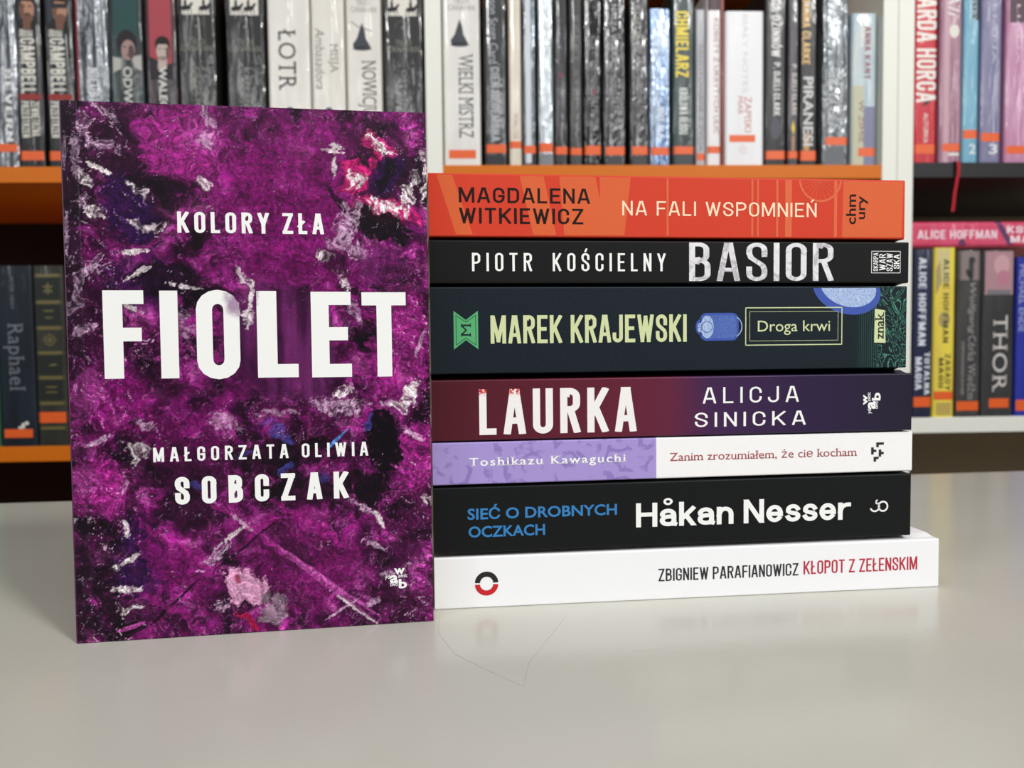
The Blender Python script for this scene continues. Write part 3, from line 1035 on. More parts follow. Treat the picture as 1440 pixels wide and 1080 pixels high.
for i in range(7):
    top = ZS[0] if i == 0 else (ZS[2 * i - 1] + ZS[2 * i]) / 2 - .03
    bot = ZS[13] if i == 6 else (ZS[2 * i + 1] + ZS[2 * i + 2]) / 2
    a = SYAW + YO[i]
    d = Vector((math.cos(a), math.sin(a), 0))
    root = thing('book', STACK_LABELS[i], 'book', Vector((SX, SY, bot * MM)) - d * U0 * MM, a, 'stacked paperbacks')
    lo_gap = max(0.0, ZS[2 * i + 1] - bot - .1) if i < 6 else 0.0
    hi_gap = max(0.0, top - ZS[2 * i] - .1) if i else 0.0
    b = Book(root, XO[i] + U0, top - bot, DEPTH[i], .7, lambda u, v, dd: (u * MM, dd * MM, v * MM), STACK_COVERS[i], pinch=(lo_gap, hi_gap))
    b.sw = (lambda bb: (lambda u, z: (u + U0, z - bb)))(bot)
    b.lo, b.hi = ZS[2 * i + 1], ZS[2 * i]
    STACK.append(b)


def stext(i, name, items, mat, eps=.08):
    """lettering part on stack book i; items are fitted outlines or lists of polygons, in stack millimetres"""
    b = STACK[i]
    m = MB()
    for it in items:
        if isinstance(it, tuple):
            b.print_text(m, it, mat, eps, b.sw)
        else:
            b.print_polys(m, it, mat, eps, b.sw)
    return m.build(name, b.cover)


# orange book: paler beams and wheel, lettering
O_PALE, O_LINE = paint((214, 96, 52), .5, .25, .06), paint((218, 102, 64), .5, .25, .06)
lo, hi = 157.3, 181.8
b0 = STACK[0]
for q in ([(8.3, hi), (1.9, hi), (9.6, lo), (16.6, lo)], [(46.6, hi), (36.4, hi), (42.0, lo), (51.7, lo)], [(84, hi), (53.3, hi), (55.2, lo), (81.2, lo)],
          [(208.2, hi), (179.9, hi), (179.4, lo), (207.6, lo)]):
    stext(0, 'beam_print', [[q]], O_PALE, .05)
for x, w in ((99.7, .9), (137.6, .9), (140.2, .8), (148.9, 1.0), (153.0, 3.1), (175.6, 1.5)):
    stext(0, 'line_print', [[[(x + w, hi), (x, hi), (x, lo), (x + w, lo)]]], O_LINE, .065)
stext(0, 'wheel_print', [[clip_y(q, lo, hi) for q in ring(169.2, 182.4, 9.0, 10.0, 180, 360)] +
      [clip_y(line2((169.2, 182.4), (169.2 + 9 * math.cos(a), 182.4 + 9 * math.sin(a)), .18), lo, hi) for a in [math.radians(180 + 15 * k) for k in range(13)]]], O_LINE, .07)
stext(0, 'sliver_print', [[[(68.8, hi), (70.4, 173.4), (70.7, 173.4), (70.6, hi)]]], paint((207, 60, 36), .5, .25, .06), .07)
INK = paint((34, 20, 18), .5, .15, .05)
stext(0, 'author_name', [fit(cond_text('MAGDALENA', w=.68, tx=.15, ty=.14, gap=.17), 11.0, 66.4, 170.5, 176.8), fit(cond_text('WITKIEWICZ', w=.62, tx=.15, ty=.14, gap=.17), 11.0, 63.5, 161.9, 168.4)], INK)
CREAM = paint((250, 222, 190), .35, .5, .03)
stext(0, 'title', [fit(cond_text('NA FALI WSPOMNIEŃ', w=.62, tx=.115, ty=.11, gap=.17, space=.42), 80.2, 167.6, 165.9, 172.0)], CREAM)
stext(0, 'publisher_mark', [fit(font_text('chm', bold=.016), 181.3, 185.9, 162.9, 176.0, 90), fit(font_text('ury', bold=.016), 186.0, 190.2, 165.2, 175.4, 90)], INK)
# black book
stext(1, 'author_name', [fit(cond_text('PIOTR KOŚCIELNY', w=.40, tx=.115, ty=.105, gap=.30, space=.72), 16.1, 99.1, 142.2, 149.8)], M_TITLE)
stext(1, 'title', [fit(cond_text('BASIOR', w=.56, tx=.155, ty=.10, gap=.17), 109.4, 175.1, 138.0, 154.5)], brush_mat())
stext(1, 'publisher_mark', [frame2(192.6, 206.1, 141.5, 151.0, .22)] +
      [fit(cond_text(s, w=.45, tx=.12, ty=.11, gap=.1), x0, x1, v0, v1, 90) for s, x0, x1, v0, v1 in
       (('SKARPA', 193.4, 195.7, 142.3, 150.3), ('WAR', 196.2, 199.2, 142.6, 149.9), ('SZAW', 199.6, 202.6, 142.3, 150.1), ('SKA', 203.0, 205.7, 143.3, 149.6))], M_TITLE)
# teal book
LIME = paint((206, 214, 164), .45, .4, .03)
GREEN = paint((84, 170, 112), .45, .4, .05)
BLUE, PALEB = paint((58, 84, 168), .45, .4, .08), None
rb = lambda k: [(8.1 + k, 125.8 - k * 1.9), (8.1 + k, 109.7 + k * 1.9), (13.2, 113.6 + k * .9), (18.3 - k, 109.7 + k * 1.9), (18.3 - k, 125.8 - k * 1.9), (13.2, 122.0 - k * .9)]
rp = rb(0)
stext(2, 'ribbon_emblem', [[[rp[0], rp[1], rp[2], rp[5]], [rp[5], rp[2], rp[3], rp[4]]]], GREEN, .06)
DKT = paint((16, 34, 34), .45, .4, .05)
r1 = rb(1.0)
stext(2, 'emblem_outline', [[line2(r1[k], r1[(k + 1) % 6], .22) for k in range(6)],
      fit(font_text('M', bold=.0, serif=True), 11.2, 15.3, 114.9, 120.6, 90)], DKT, .09)
stext(2, 'author_name', [fit(cond_text('MAREK KRAJEWSKI', w=.44, tx=.142, ty=.13, gap=.085, space=.25), 23.5, 108.3, 112.0, 123.8)], LIME)
stext(2, 'title_frame', [frame2(134.8, 179.0, 110.2, 126.4, .42), frame2(136.6, 177.2, 112.0, 124.7, .16)], LIME)
stext(2, 'title', [fit(font_text('Droga krwi', bold=.002), 140.3, 173.5, 116.1, 120.8)], LIME)
stext(2, 'publisher_tag', [[[(194.4, 125.7), (194.2, 110.8), (199.6, 110.6), (199.1, 125.0)]]], LIME, .08)
stext(2, 'tag_lettering', [fit(font_text('znak', bold=.012, serif=True), 194.6, 198.7, 112.2, 124.2, 90)], DKT, .11)


def engraving_mat(ca, cb):
    m = new_mat('blue_engraving', ca, .45, .4)
    t = NT(m)
    c = t.coord()
    q = t.math('SINE', t.math('MULTIPLY', t.noise(c, 130, 3, .55, 1.5), 110.0))
    t.put(t.b.inputs['Base Color'], t.mix(t.smooth(q, -.2, .7, 0, .75), rgb(ca), rgb(cb)))
    return m


PALEB = engraving_mat((178, 196, 228), (112, 140, 196))
halo = ellipse(181.2, 134.6, 16.2, 11.0, 40, -16)
core = ellipse(181.8, 135.8, 13.4, 9.0, 40, -16)
stext(2, 'brain_halo', [[clip_y(halo, 100, 134.9)]], BLUE, .05)
stext(2, 'brain_drawing', [[clip_y(core, 100, 134.9)]], PALEB, .07)


def rrect(x0, x1, y0, y1, r):
    return arc(x1 - r, y1 - r, r, r, 0, 90, 5) + arc(x0 + r, y1 - r, r, r, 90, 180, 5) + arc(x0 + r, y0 + r, r, r, 180, 270, 5) + arc(x1 - r, y0 + r, r, r, 270, 360, 5)


stext(2, 'can_halo', [[rrect(114.2, 131.6, 112.3, 124.3, 3.0), ellipse(115, 118.3, 2.7, 3.6)]], BLUE, .05)
stext(2, 'can_drawing', [[rrect(115.4, 130.6, 113.3, 123.3, 2.2), ellipse(114.4, 118.3, 1.5, 1.7)]], engraving_mat((84, 110, 182), (60, 84, 160)), .07)
stext(2, 'can_lid', [[ellipse(117.4, 118.3, 2.9, 4.9), ellipse(114.2, 119.0, 1.0, 1.1), ellipse(114.2, 117.2, 1.0, 1.1)] + ring(128.3, 118.3, 4.6, 5.0, -60, 60, 10)], PALEB, .09)
stext(2, 'can_rim', [ring(117.4, 118.3, 2.2, 2.5) + [line2((121.5, 114.2), (121.5, 122.6), .25)]], paint((72, 96, 170), .45, .4, .05), .11)


def blur_title():
    m = new_mat('white_letters_with_red_specks', (238, 234, 232), .45, .4)
    t = NT(m)
    c = t.coord()
    x = t.sep(c)
    sp = t.smooth(t.noise(c, 900, 2), .46, .5)
    f = t.math('MULTIPLY', sp, t.math('MULTIPLY', t.smooth(x[2], .0185, .0208), t.smooth(x[0], .043, .039)))
    t.put(t.b.inputs['Base Color'], t.mix(f, rgb((238, 234, 232)), rgb((206, 40, 40))))
    return m


stext(3, 'title', [fit(cond_text('LAURKA', w=.47, tx=.17, ty=.14, gap=.17), 18.3, 86.1, 73.7, 92.9)], blur_title())
stext(3, 'author_name', [fit(cond_text('ALICJA', w=.62, tx=.115, ty=.11, gap=.36), 115.4, 159.2, 85.1, 92.1), fit(cond_text('SINICKA', w=.6, tx=.115, ty=.11, gap=.32), 111.7, 162.5, 74.9, 81.2)], M_TITLE)
px, py, pw, ph = 188.5, 79.2, 8.9, 9.3
stext(3, 'publisher_mark', [fit(font_text(s, bold=bw), px + (1 - min(y1, 1.02)) * pw, px + (1 - y0) * pw, py + x0 * ph, py + x1 * ph, 90) for s, x0, x1, y0, y1, bw in wab(0)], M_TITLE)
# lilac and white book
stext(4, 'author_name', [fit(outline('Toshikazu Kawaguchi', 'serifb'), 13.8, 81.5, 60.6, 64.1)], M_TITLE)
BRICK = paint((158, 62, 62), .45, .4, .03)
stext(4, 'title', [fit(outline('Zanim zrozumiałem, że cię kocham', 'serif', bold=0.0, track=1.0), 100.8, 187.1, 60.4, 63.9)], BRICK)
PIX = ["..###", "..#..", "#....", "##.#.", "#..##", "...#.", ".##..", ".#..."]
cw, chh = 6.0 / 5, 8.6 / 8
stext(4, 'publisher_mark', [[[(193.8 + x * cw, 66.1 - y * chh), (193.8 + x * cw, 66.1 - (y + 1) * chh), (193.8 + (x + 1) * cw, 66.1 - (y + 1) * chh), (193.8 + (x + 1) * cw, 66.1 - y * chh)]
      for y, row in enumerate(PIX) for x, c in enumerate(row) if c == '#']], paint((34, 32, 36), .45, .4, .03))
# black book with blue lettering
def grot_text(s, t=.168):
    """upper and lower case bold grotesque, only the letters this cover needs"""
    h = t / 2
    a = [[(.10, .50)] + arc(.29, .47, .20, .18, 165, 0) + [(.49, .10)], [(.49, .10), (.52, .09)], [(.49, .41), (.30, .40)] + arc(.28, .245, .19, .155, 90, 270) + arc(.32, .245, .17, .155, 270, 340)]
    G = {'H': ([[(h, 0), (h, 1)], [(.64, 0), (.64, 1)], [(h, .52), (.64, .52)]], .73),
         'N': ([[(h, 0), (h, 1)], [(.63, 0), (.63, 1)], [(.10, .96), (.62, .04)]], .72),
         'k': ([[(h, 0), (h, 1)], [(.47, .72), (.12, .32)], [(.24, .44), (.49, .03)]], .56),
         'n': ([[(h, 0), (h, .65)], [(h, .40)] + arc(.30, .43, .20, .22, 170, 0) + [(.50, 0)]], .59),
         'e': ([[(.09, .36), (.50, .36)], [(.51, .33)] + arc(.30, .37, .21, .28, 0, 318, 22)], .60),
         's': ([arc(.28, .50, .17, .155, 20, 180, 10) + [(.115, .45), (.17, .40), (.39, .34), (.45, .29)] + arc(.28, .235, .18, .15, 0, -165, 10)], .54),
         'r': ([[(h, 0), (h, .65)], [(h, .36)] + arc(.36, .40, .26, .245, 175, 85)], .40),
         'a': (a, .60), 'å': (a + [arc(.29, 1.03, .115, .105, 0, 370, 16)], .60)}
    V, F, x = [], [], 0.0
    for ch in s:
        if ch == ' ':
            x += .28
            continue
        st, w = G[ch]
        polys = []
        for k, q in enumerate(st):
            tt = .085 if (ch == 'å' and k == len(st) - 1) else t
            for pq in thicken(q, tt):
                pq = clip_y(pq, 0, 1.3 if ch == 'å' else (1 if ch in 'HNk' else .74))
                if pq:
                    polys.append(pq)
        for q in union_bands(polys):
            F.append(tuple(range(len(V), len(V) + len(q))))
            V += [(p[0] + x, p[1]) for p in q]
        x += w + .07
    return V, F


NESSER = grot_text('Håkan Nesser')
SKY = paint((48, 122, 182), .45, .4, .03)
stext(5, 'title', [fit(font_text('SIEĆ O DROBNYCH', bold=.022), 12.8, 77.2, 37.9, 42.6), fit(font_text('OCZKACH', bold=.022), 13.1, 45.8, 30.3, 35.0)], SKY)
stext(5, 'author_name', [fit(NESSER, 85.6, 183.9, 32.0, 42.5)], M_TITLE)
stext(5, 'publisher_mark', [ring(199.1, 37.4, 1.75, 2.5) + ring(195.2, 37.4, 1.75, 2.5, -160, 50) + ring(196.6, 39.4, .6, 1.15, 90, 250)], M_TITLE)
# long white book
stext(6, 'ring_upper', [ring(20.5, 10.55, 2.8, 5.0, 3, 177)], paint((30, 28, 28), .45, .4, .03))
stext(6, 'ring_lower', [ring(20.5, 10.25, 2.8, 5.0, 183, 357)], paint((196, 26, 38), .45, .4, .03))
stext(6, 'author_name', [fit(cond_text('ZBIGNIEW PARAFIANOWICZ', w=.42, tx=.115, ty=.11, gap=.085, space=.22), 95.3, 159.0, 8.1, 13.6)], paint((40, 38, 42), .45, .4, .03))
stext(6, 'title', [fit(cond_text('KŁOPOT Z ZEŁENSKIM', w=.42, tx=.115, ty=.11, gap=.085, space=.22), 161.3, 215.0, 8.4, 14.4)], paint((184, 36, 62), .45, .4, .03))

# a stray hair on the table top
HAIR = [(-.0308, .3148), (-.0297, .2972), (-.0216, .2759), (-.0083, .2602), (.0029, .2482), (.0032, .2542), (.0052, .2688), (.0109, .2851), (.0207, .3132)]
cu = bpy.data.curves.new('hair_strand', 'CURVE')
cu.dimensions = '3D'
cu.bevel_depth = .00003
cu.bevel_resolution = 1
sp = cu.splines.new('POLY')
sp.points.add(len(HAIR) - 1)
for p, (x, y) in zip(sp.points, HAIR):
    p.co = (x, y, .00003, 1)
ho = bpy.data.objects.new('hair_strand', cu)
C.objects.link(ho)
bpy.context.view_layer.update()
hm = bpy.data.meshes.new_from_object(ho.evaluated_get(bpy.context.evaluated_depsgraph_get()))
bpy.data.objects.remove(ho)
hm.name = 'hair_strand'
hm.materials.clear()
hm.materials.append(paint((146, 140, 130), .6, .3, .05))
ho = bpy.data.objects.new('hair_strand', hm)
C.objects.link(ho)
ho['label'] = 'thin stray hair curled on the white table in front of the stack'
ho['category'] = 'hair'


# ------------------------------------------------------------------ the library books on the shelves
# key: (bay, left edge, thickness, height) in mm along the bookcase front
BOOKS = [
    ('wrapped_silver', 'LU', -595.5, 30.1, 204.0, (17.4, 26.3, 0, 1), [('SEVERN', 'cond', 28.8, 111.6, 0.55, 0.8)], []),
    ('campbell_a', 'LU', -565.3, 29.0, 208.0, (7.7, 18.2, 0.05, 0.95), [('JACK', 'cond', 147.4, 155.8, 0.18, 0.7), ('CAMPBELL', 'cond', 83.7, 146.2, 0.2, 0.75), ('ZEWNĘTRZNA', 'cond', 35.2, 74.8, 0.52, 0.85), ('PRZESTRZEŃ', 'cond', 33.6, 74.8, 0.15, 0.45)], [(76.4, 82.8, 0.05, 0.95)]),
    ('campbell_b', 'LU', -533.5, 32.7, 212.0, (7.7, 18.3, 0.05, 0.95), [('JACK', 'cond', 147.7, 156.1, 0.18, 0.65), ('CAMPBELL', 'cond', 83.8, 146.4, 0.2, 0.7), ('ZEWNĘTRZNA', 'cond', 35.3, 74.9, 0.52, 0.85), ('PRZESTRZEŃ', 'cond', 33.7, 74.9, 0.15, 0.45)], [(76.5, 83.0, 0.05, 0.95)]),
    ('silver_crinkle', 'LU', -498.8, 36.8, 206.0, (7.7, 18.3, 0.05, 0.95), [('NIEUBIŁAGANY', 'cond', 27.2, 112.9, 0.42, 0.68)], []),
    ('teal_face', 'LU', -460.3, 38.2, 210.0, (7.7, 18.3, 0.05, 0.95), [('ODWET', 'bold', 55.7, 114.7, 0.4, 0.65)], []),
    ('pink_face', 'LU', -419.7, 35.9, 204.0, (7.7, 18.3, 0.05, 0.95), [('WALECZNY', 'bold', 35.4, 114.9, 0.42, 0.66)], []),
    ('canavan_guild', 'LU', -382.2, 43.3, 208.0, (7.6, 18.3, 0.05, 0.95), [('GILDIA MAGÓW', 'serif', 35.4, 114.3, 0.42, 0.55)], []),
    ('canavan_priestess', 'LU', -327.9, 44.4, 212.0, (7.6, 18.3, 0.05, 0.95), [('KAPŁANKA', 'serif', 51.8, 114.6, 0.45, 0.58)], []),
    ('lotr', 'LU', -279.8, 48.3, 206.0, (7.6, 18.3, 0.05, 0.95), [('ŁOTR', 'serif', 87.9, 157.8, 0.26, 0.67)], []),
    ('ambassador', 'LU', -229.9, 38.6, 210.0, (7.6, 18.3, 0.05, 0.95), [('MISJA', 'serif', 108.5, 141.9, 0.58, 0.8), ('Ambasadora', 'serifi', 89.7, 159.8, 0.13, 0.4)], []),
    ('novice', 'LU', -189.6, 41.3, 204.0, (7.6, 18.3, 0.05, 0.95), [('NOWICJUSZKA', 'serifc', 23.3, 122.6, 0.45, 0.83)], []),
    ('canavan_last', 'LU', -145.9, 45.6, 208.0, (7.6, 18.3, 0.05, 0.95), [('OSTATNIA', 'serif', 52.2, 112.1, 0.45, 0.58)], []),
    ('grand_master', 'MU', -77.1, 43.9, 215.0, (8.3, 18.3, 0.13, 0.86), [('WIELKI MISTRZ', 'serifc', 32.4, 129.7, 0.42, 0.8)], []),
    ('orson', 'MU', -28.6, 26.4, 209.0, (15.0, 24.9, 0, 1), [('Orson Scott Card', 'interc', 119.2, 222.4, 0.24, 0.62), ('CIEŃ HEGEMONA', 'cond', 28.3, 115.1, 0.28, 0.68)], []),
    ('cream_thin', 'MU', 0.3, 14.7, 213.0, (20.0, 28.3, 0.05, 1), [('POKŁOSIE', 'interc', 30.8, 59.8, 0.35, 0.7)], []),
    ('black_streak', 'MU', 16.7, 15.6, 207.0, (14.1, 23.3, 0.05, 1), [], []),
    ('frosty_silver', 'MU', 35.2, 17.7, 211.0, (15.8, 26.6, 0.05, 1), [], []),
    ('black_violet', 'MU', 54.2, 16.1, 215.0, (13.3, 22.5, 0.05, 1), [('ZAPACH SZAFRANU', 'interc', 35.0, 175.6, 0.3, 0.55)], [(103.1, 109.7, 0.35, 0.6)]),
    ('charcoal_matte', 'MU', 71.9, 15.7, 209.0, (12.5, 20.8, 0.08, 0.95), [('SZEPT STEPÓW', 'interc', 30.8, 175.7, 0.4, 0.7)], []),
    ('black_glint', 'MU', 88.9, 21.6, 213.0, (12.5, 23.3, 0.05, 1), [('CIEŃ WIATRU', 'interc', 35.0, 151.2, 0.45, 0.68)], [(82.5, 89.9, 0.5, 0.66)]),
    ('grey_wrapped_a', 'MU', 112.6, 26.8, 207.0, (12.5, 22.5, 0.1, 0.95), [('NASZA WIARA', 'interc', 121.6, 188.4, 0.36, 0.6)], []),
    ('grey_wrapped_b', 'MU', 144.1, 22.6, 211.0, (12.5, 22.5, 0.1, 1), [('ROZDROŻA', 'interc', 121.7, 186.2, 0.3, 0.55)], []),
    ('blue_crinkle', 'MU', 168.4, 24.3, 183.9, (12.5, 21.7, 0.0, 1), [('SILNA', 'cond', 30.9, 68.5, 0.4, 0.7)], []),
    ('green_yellow', 'MU', 195.3, 27.0, 209.0, (13.3, 22.5, 0.02, 0.98), [('CHMIELARZ', 'cond', 103.7, 180.8, 0.15, 0.72), ('KRÓLOWA GŁODU', 'cond', 36.8, 91.2, 0.3, 0.68)], []),
    ('grey_thin', 'MU', 223.5, 11.2, 182.6, (5.7, 14.1, 0.1, 1), [('ZANOTOWANE Z ŻYCIA', 'interc', 16.7, 143.7, 0.3, 0.75)], []),
    ('white_red', 'MU', 236.8, 16.8, 207.0, (14.1, 22.6, 0.0, 1), [('KOBIETY Z UKRYTYCH ULIC', 'interc', 36.8, 172.8, 0.5, 0.85)], [(181.9, 243.0, 0, 1)]),
    ('white_thick', 'MU', 258.8, 47.0, 181.4, (27.6, 36.0, 0.11, 0.78), [('BIAŁY NOTES', 'interc', 85.6, 177.3, 0.45, 0.58), ('ZAPISKI', 'interc', 39.4, 81.4, 0.5, 0.68), ('MIAR', 'interc', 60.4, 81.4, 0.33, 0.46)], []),
    ('djinn', 'MU', 307.5, 26.4, 215.0, (7.4, 17.5, 0, 1), [('WODA DŻINNÓW', 'cond', 128.4, 227.3, 0.3, 0.7), ('P. DJELI CLARK', 'cond', 58.8, 121.7, 0.4, 0.7)], []),
    ('violet_candle', 'MU', 335.2, 13.0, 209.0, (8.2, 16.7, 0, 1), [('P. DJELI CLARK', 'cond', 58.9, 119.3, 0.35, 0.8)], [(35.3, 53.8, 0.3, 0.75)]),
    ('piranesi', 'MU', 349.9, 21.7, 213.0, (5.7, 17.5, 0, 1), [('SUSANNA CLARKE', 'cond', 119.4, 236.0, 0.12, 0.56), ('PIRANESI', 'bold', 23.4, 105.1, 0.2, 0.75)], []),
    ('grey_crinkle', 'MU', 377.7, 32.2, 207.0, (24.3, 33.6, 0.12, 0.95), [('DOMY WARTE', 'interc', 53.9, 109.5, 0.55, 0.8), ('TEATR CIENI', 'interc', 39.5, 109.5, 0.2, 0.45)], []),
    ('pale_blue', 'MU', 413.0, 30.6, 180.0, (10.7, 20.9, 0.28, 0.96), [('ANNA KANT', 'cond', 102.1, 165.0, 0.5, 0.75), ('W ZIMIE', 'interc', 26.9, 77.6, 0.3, 0.5)], []),
    ('red_raven', 'RU', 491.0, 27.7, 216.0, (11.1, 22.2, 0.02, 0.95), [('WARDA HORCA', 'cond', 72.3, 255.2, 0.08, 0.98), ('AUTORKA', 'interc', 23.9, 59.6, 0.42, 0.62)], []),
    ('mauve', 'RU', 521.4, 27.8, 210.0, (13.7, 23.0, 0.15, 1), [('Ali', 'serifi', 172.8, 208.0, 0.32, 0.85)], [(149.2, 165.2, 0.4, 0.85)]),
    ('teal_two', 'RU', 550.5, 19.9, 214.0, (29.0, 39.3, 0.0, 1), [('SIOSTRY', 'interc', 167.9, 218.3, 0.5, 0.75)], []),
    ('violet_three', 'RU', 572.7, 26.2, 208.0, (25.6, 35.9, 0.0, 1), [('LIANA', 'interc', 117.5, 189.1, 0.5, 0.68)], []),
    ('pink_mauve', 'RU', 604.2, 33.4, 212.0, (11.1, 20.5, 0.0, 1), [('LIANA', 'interc', 117.6, 189.4, 0.38, 0.5)], []),
    ('raphael', 'LL', -599.1, 41.6, 210.6, (10.2, 20.2, 0.1, 0.88), [('Raphael', 'serif', 65.2, 144.0, 0.3, 0.72), ('PETER GRAY', 'interc', 160.5, 197.5, 0.4, 0.5)], []),
    ('gilt_classic', 'LL', -556.7, 34.9, 210.4, (27.1, 39.7, 0.05, 1), [], [(196.4, 199.7, 0, 1), (165.9, 169.2, 0, 1), (136.1, 139.5, 0, 1), (107.1, 110.5, 0, 1), (78.0, 83.9, 0, 1), (47.2, 54.7, 0, 1), (20.4, 22.9, 0, 1)]),
    ('navy', 'RL', 493.3, 24.6, 206.1, (13.0, 25.3, 0.0, 1), [('ALICE HOFFMAN', 'cond', 88.2, 195.8, 0.25, 0.62), ('TOTALNA', 'cond', 27.9, 80.4, 0.58, 0.85), ('MAGIA', 'cond', 34.0, 74.3, 0.12, 0.45)], []),
    ('yellow', 'RL', 518.7, 26.9, 207.7, (21.4, 31.9, 0.05, 1), [('ALICE HOFFMAN', 'cond', 91.4, 193.9, 0.42, 0.68), ('ZASADY', 'cond', 32.8, 78.3, 0.55, 0.8), ('MAGII', 'cond', 36.3, 73.1, 0.25, 0.48)], []),
    ('grey_witch', 'RL', 547.4, 31.0, 204.9, (7.8, 19.2, 0.05, 0.98), [('Wolfgang', 'serifi', 101.6, 165.1, 0.52, 0.75), ('Córka Wiedźm', 'serif', 21.0, 99.8, 0.48, 0.78), ('OPOWIADANIE', 'interc', 27.1, 92.9, 0.2, 0.32)], []),
    ('thor', 'RL', 579.8, 41.5, 204.7, (10.7, 22.2, 0.25, 0.85), [('THOR', 'serif', 30.1, 124.8, 0.35, 0.78)], []),
    ('royal_blue', 'RL', 623.5, 27.6, 195.9, (6.7, 19.9, 0.05, 1), [('MICHAEL ENDE', 'interc', 104.3, 186.3, 0.1, 0.35)], []),
]
K = (30, 30, 32)


def c2(a, b, wrap=0.0, **kw):
    return dict(c1=a, c2=b, wrap=wrap, **kw)


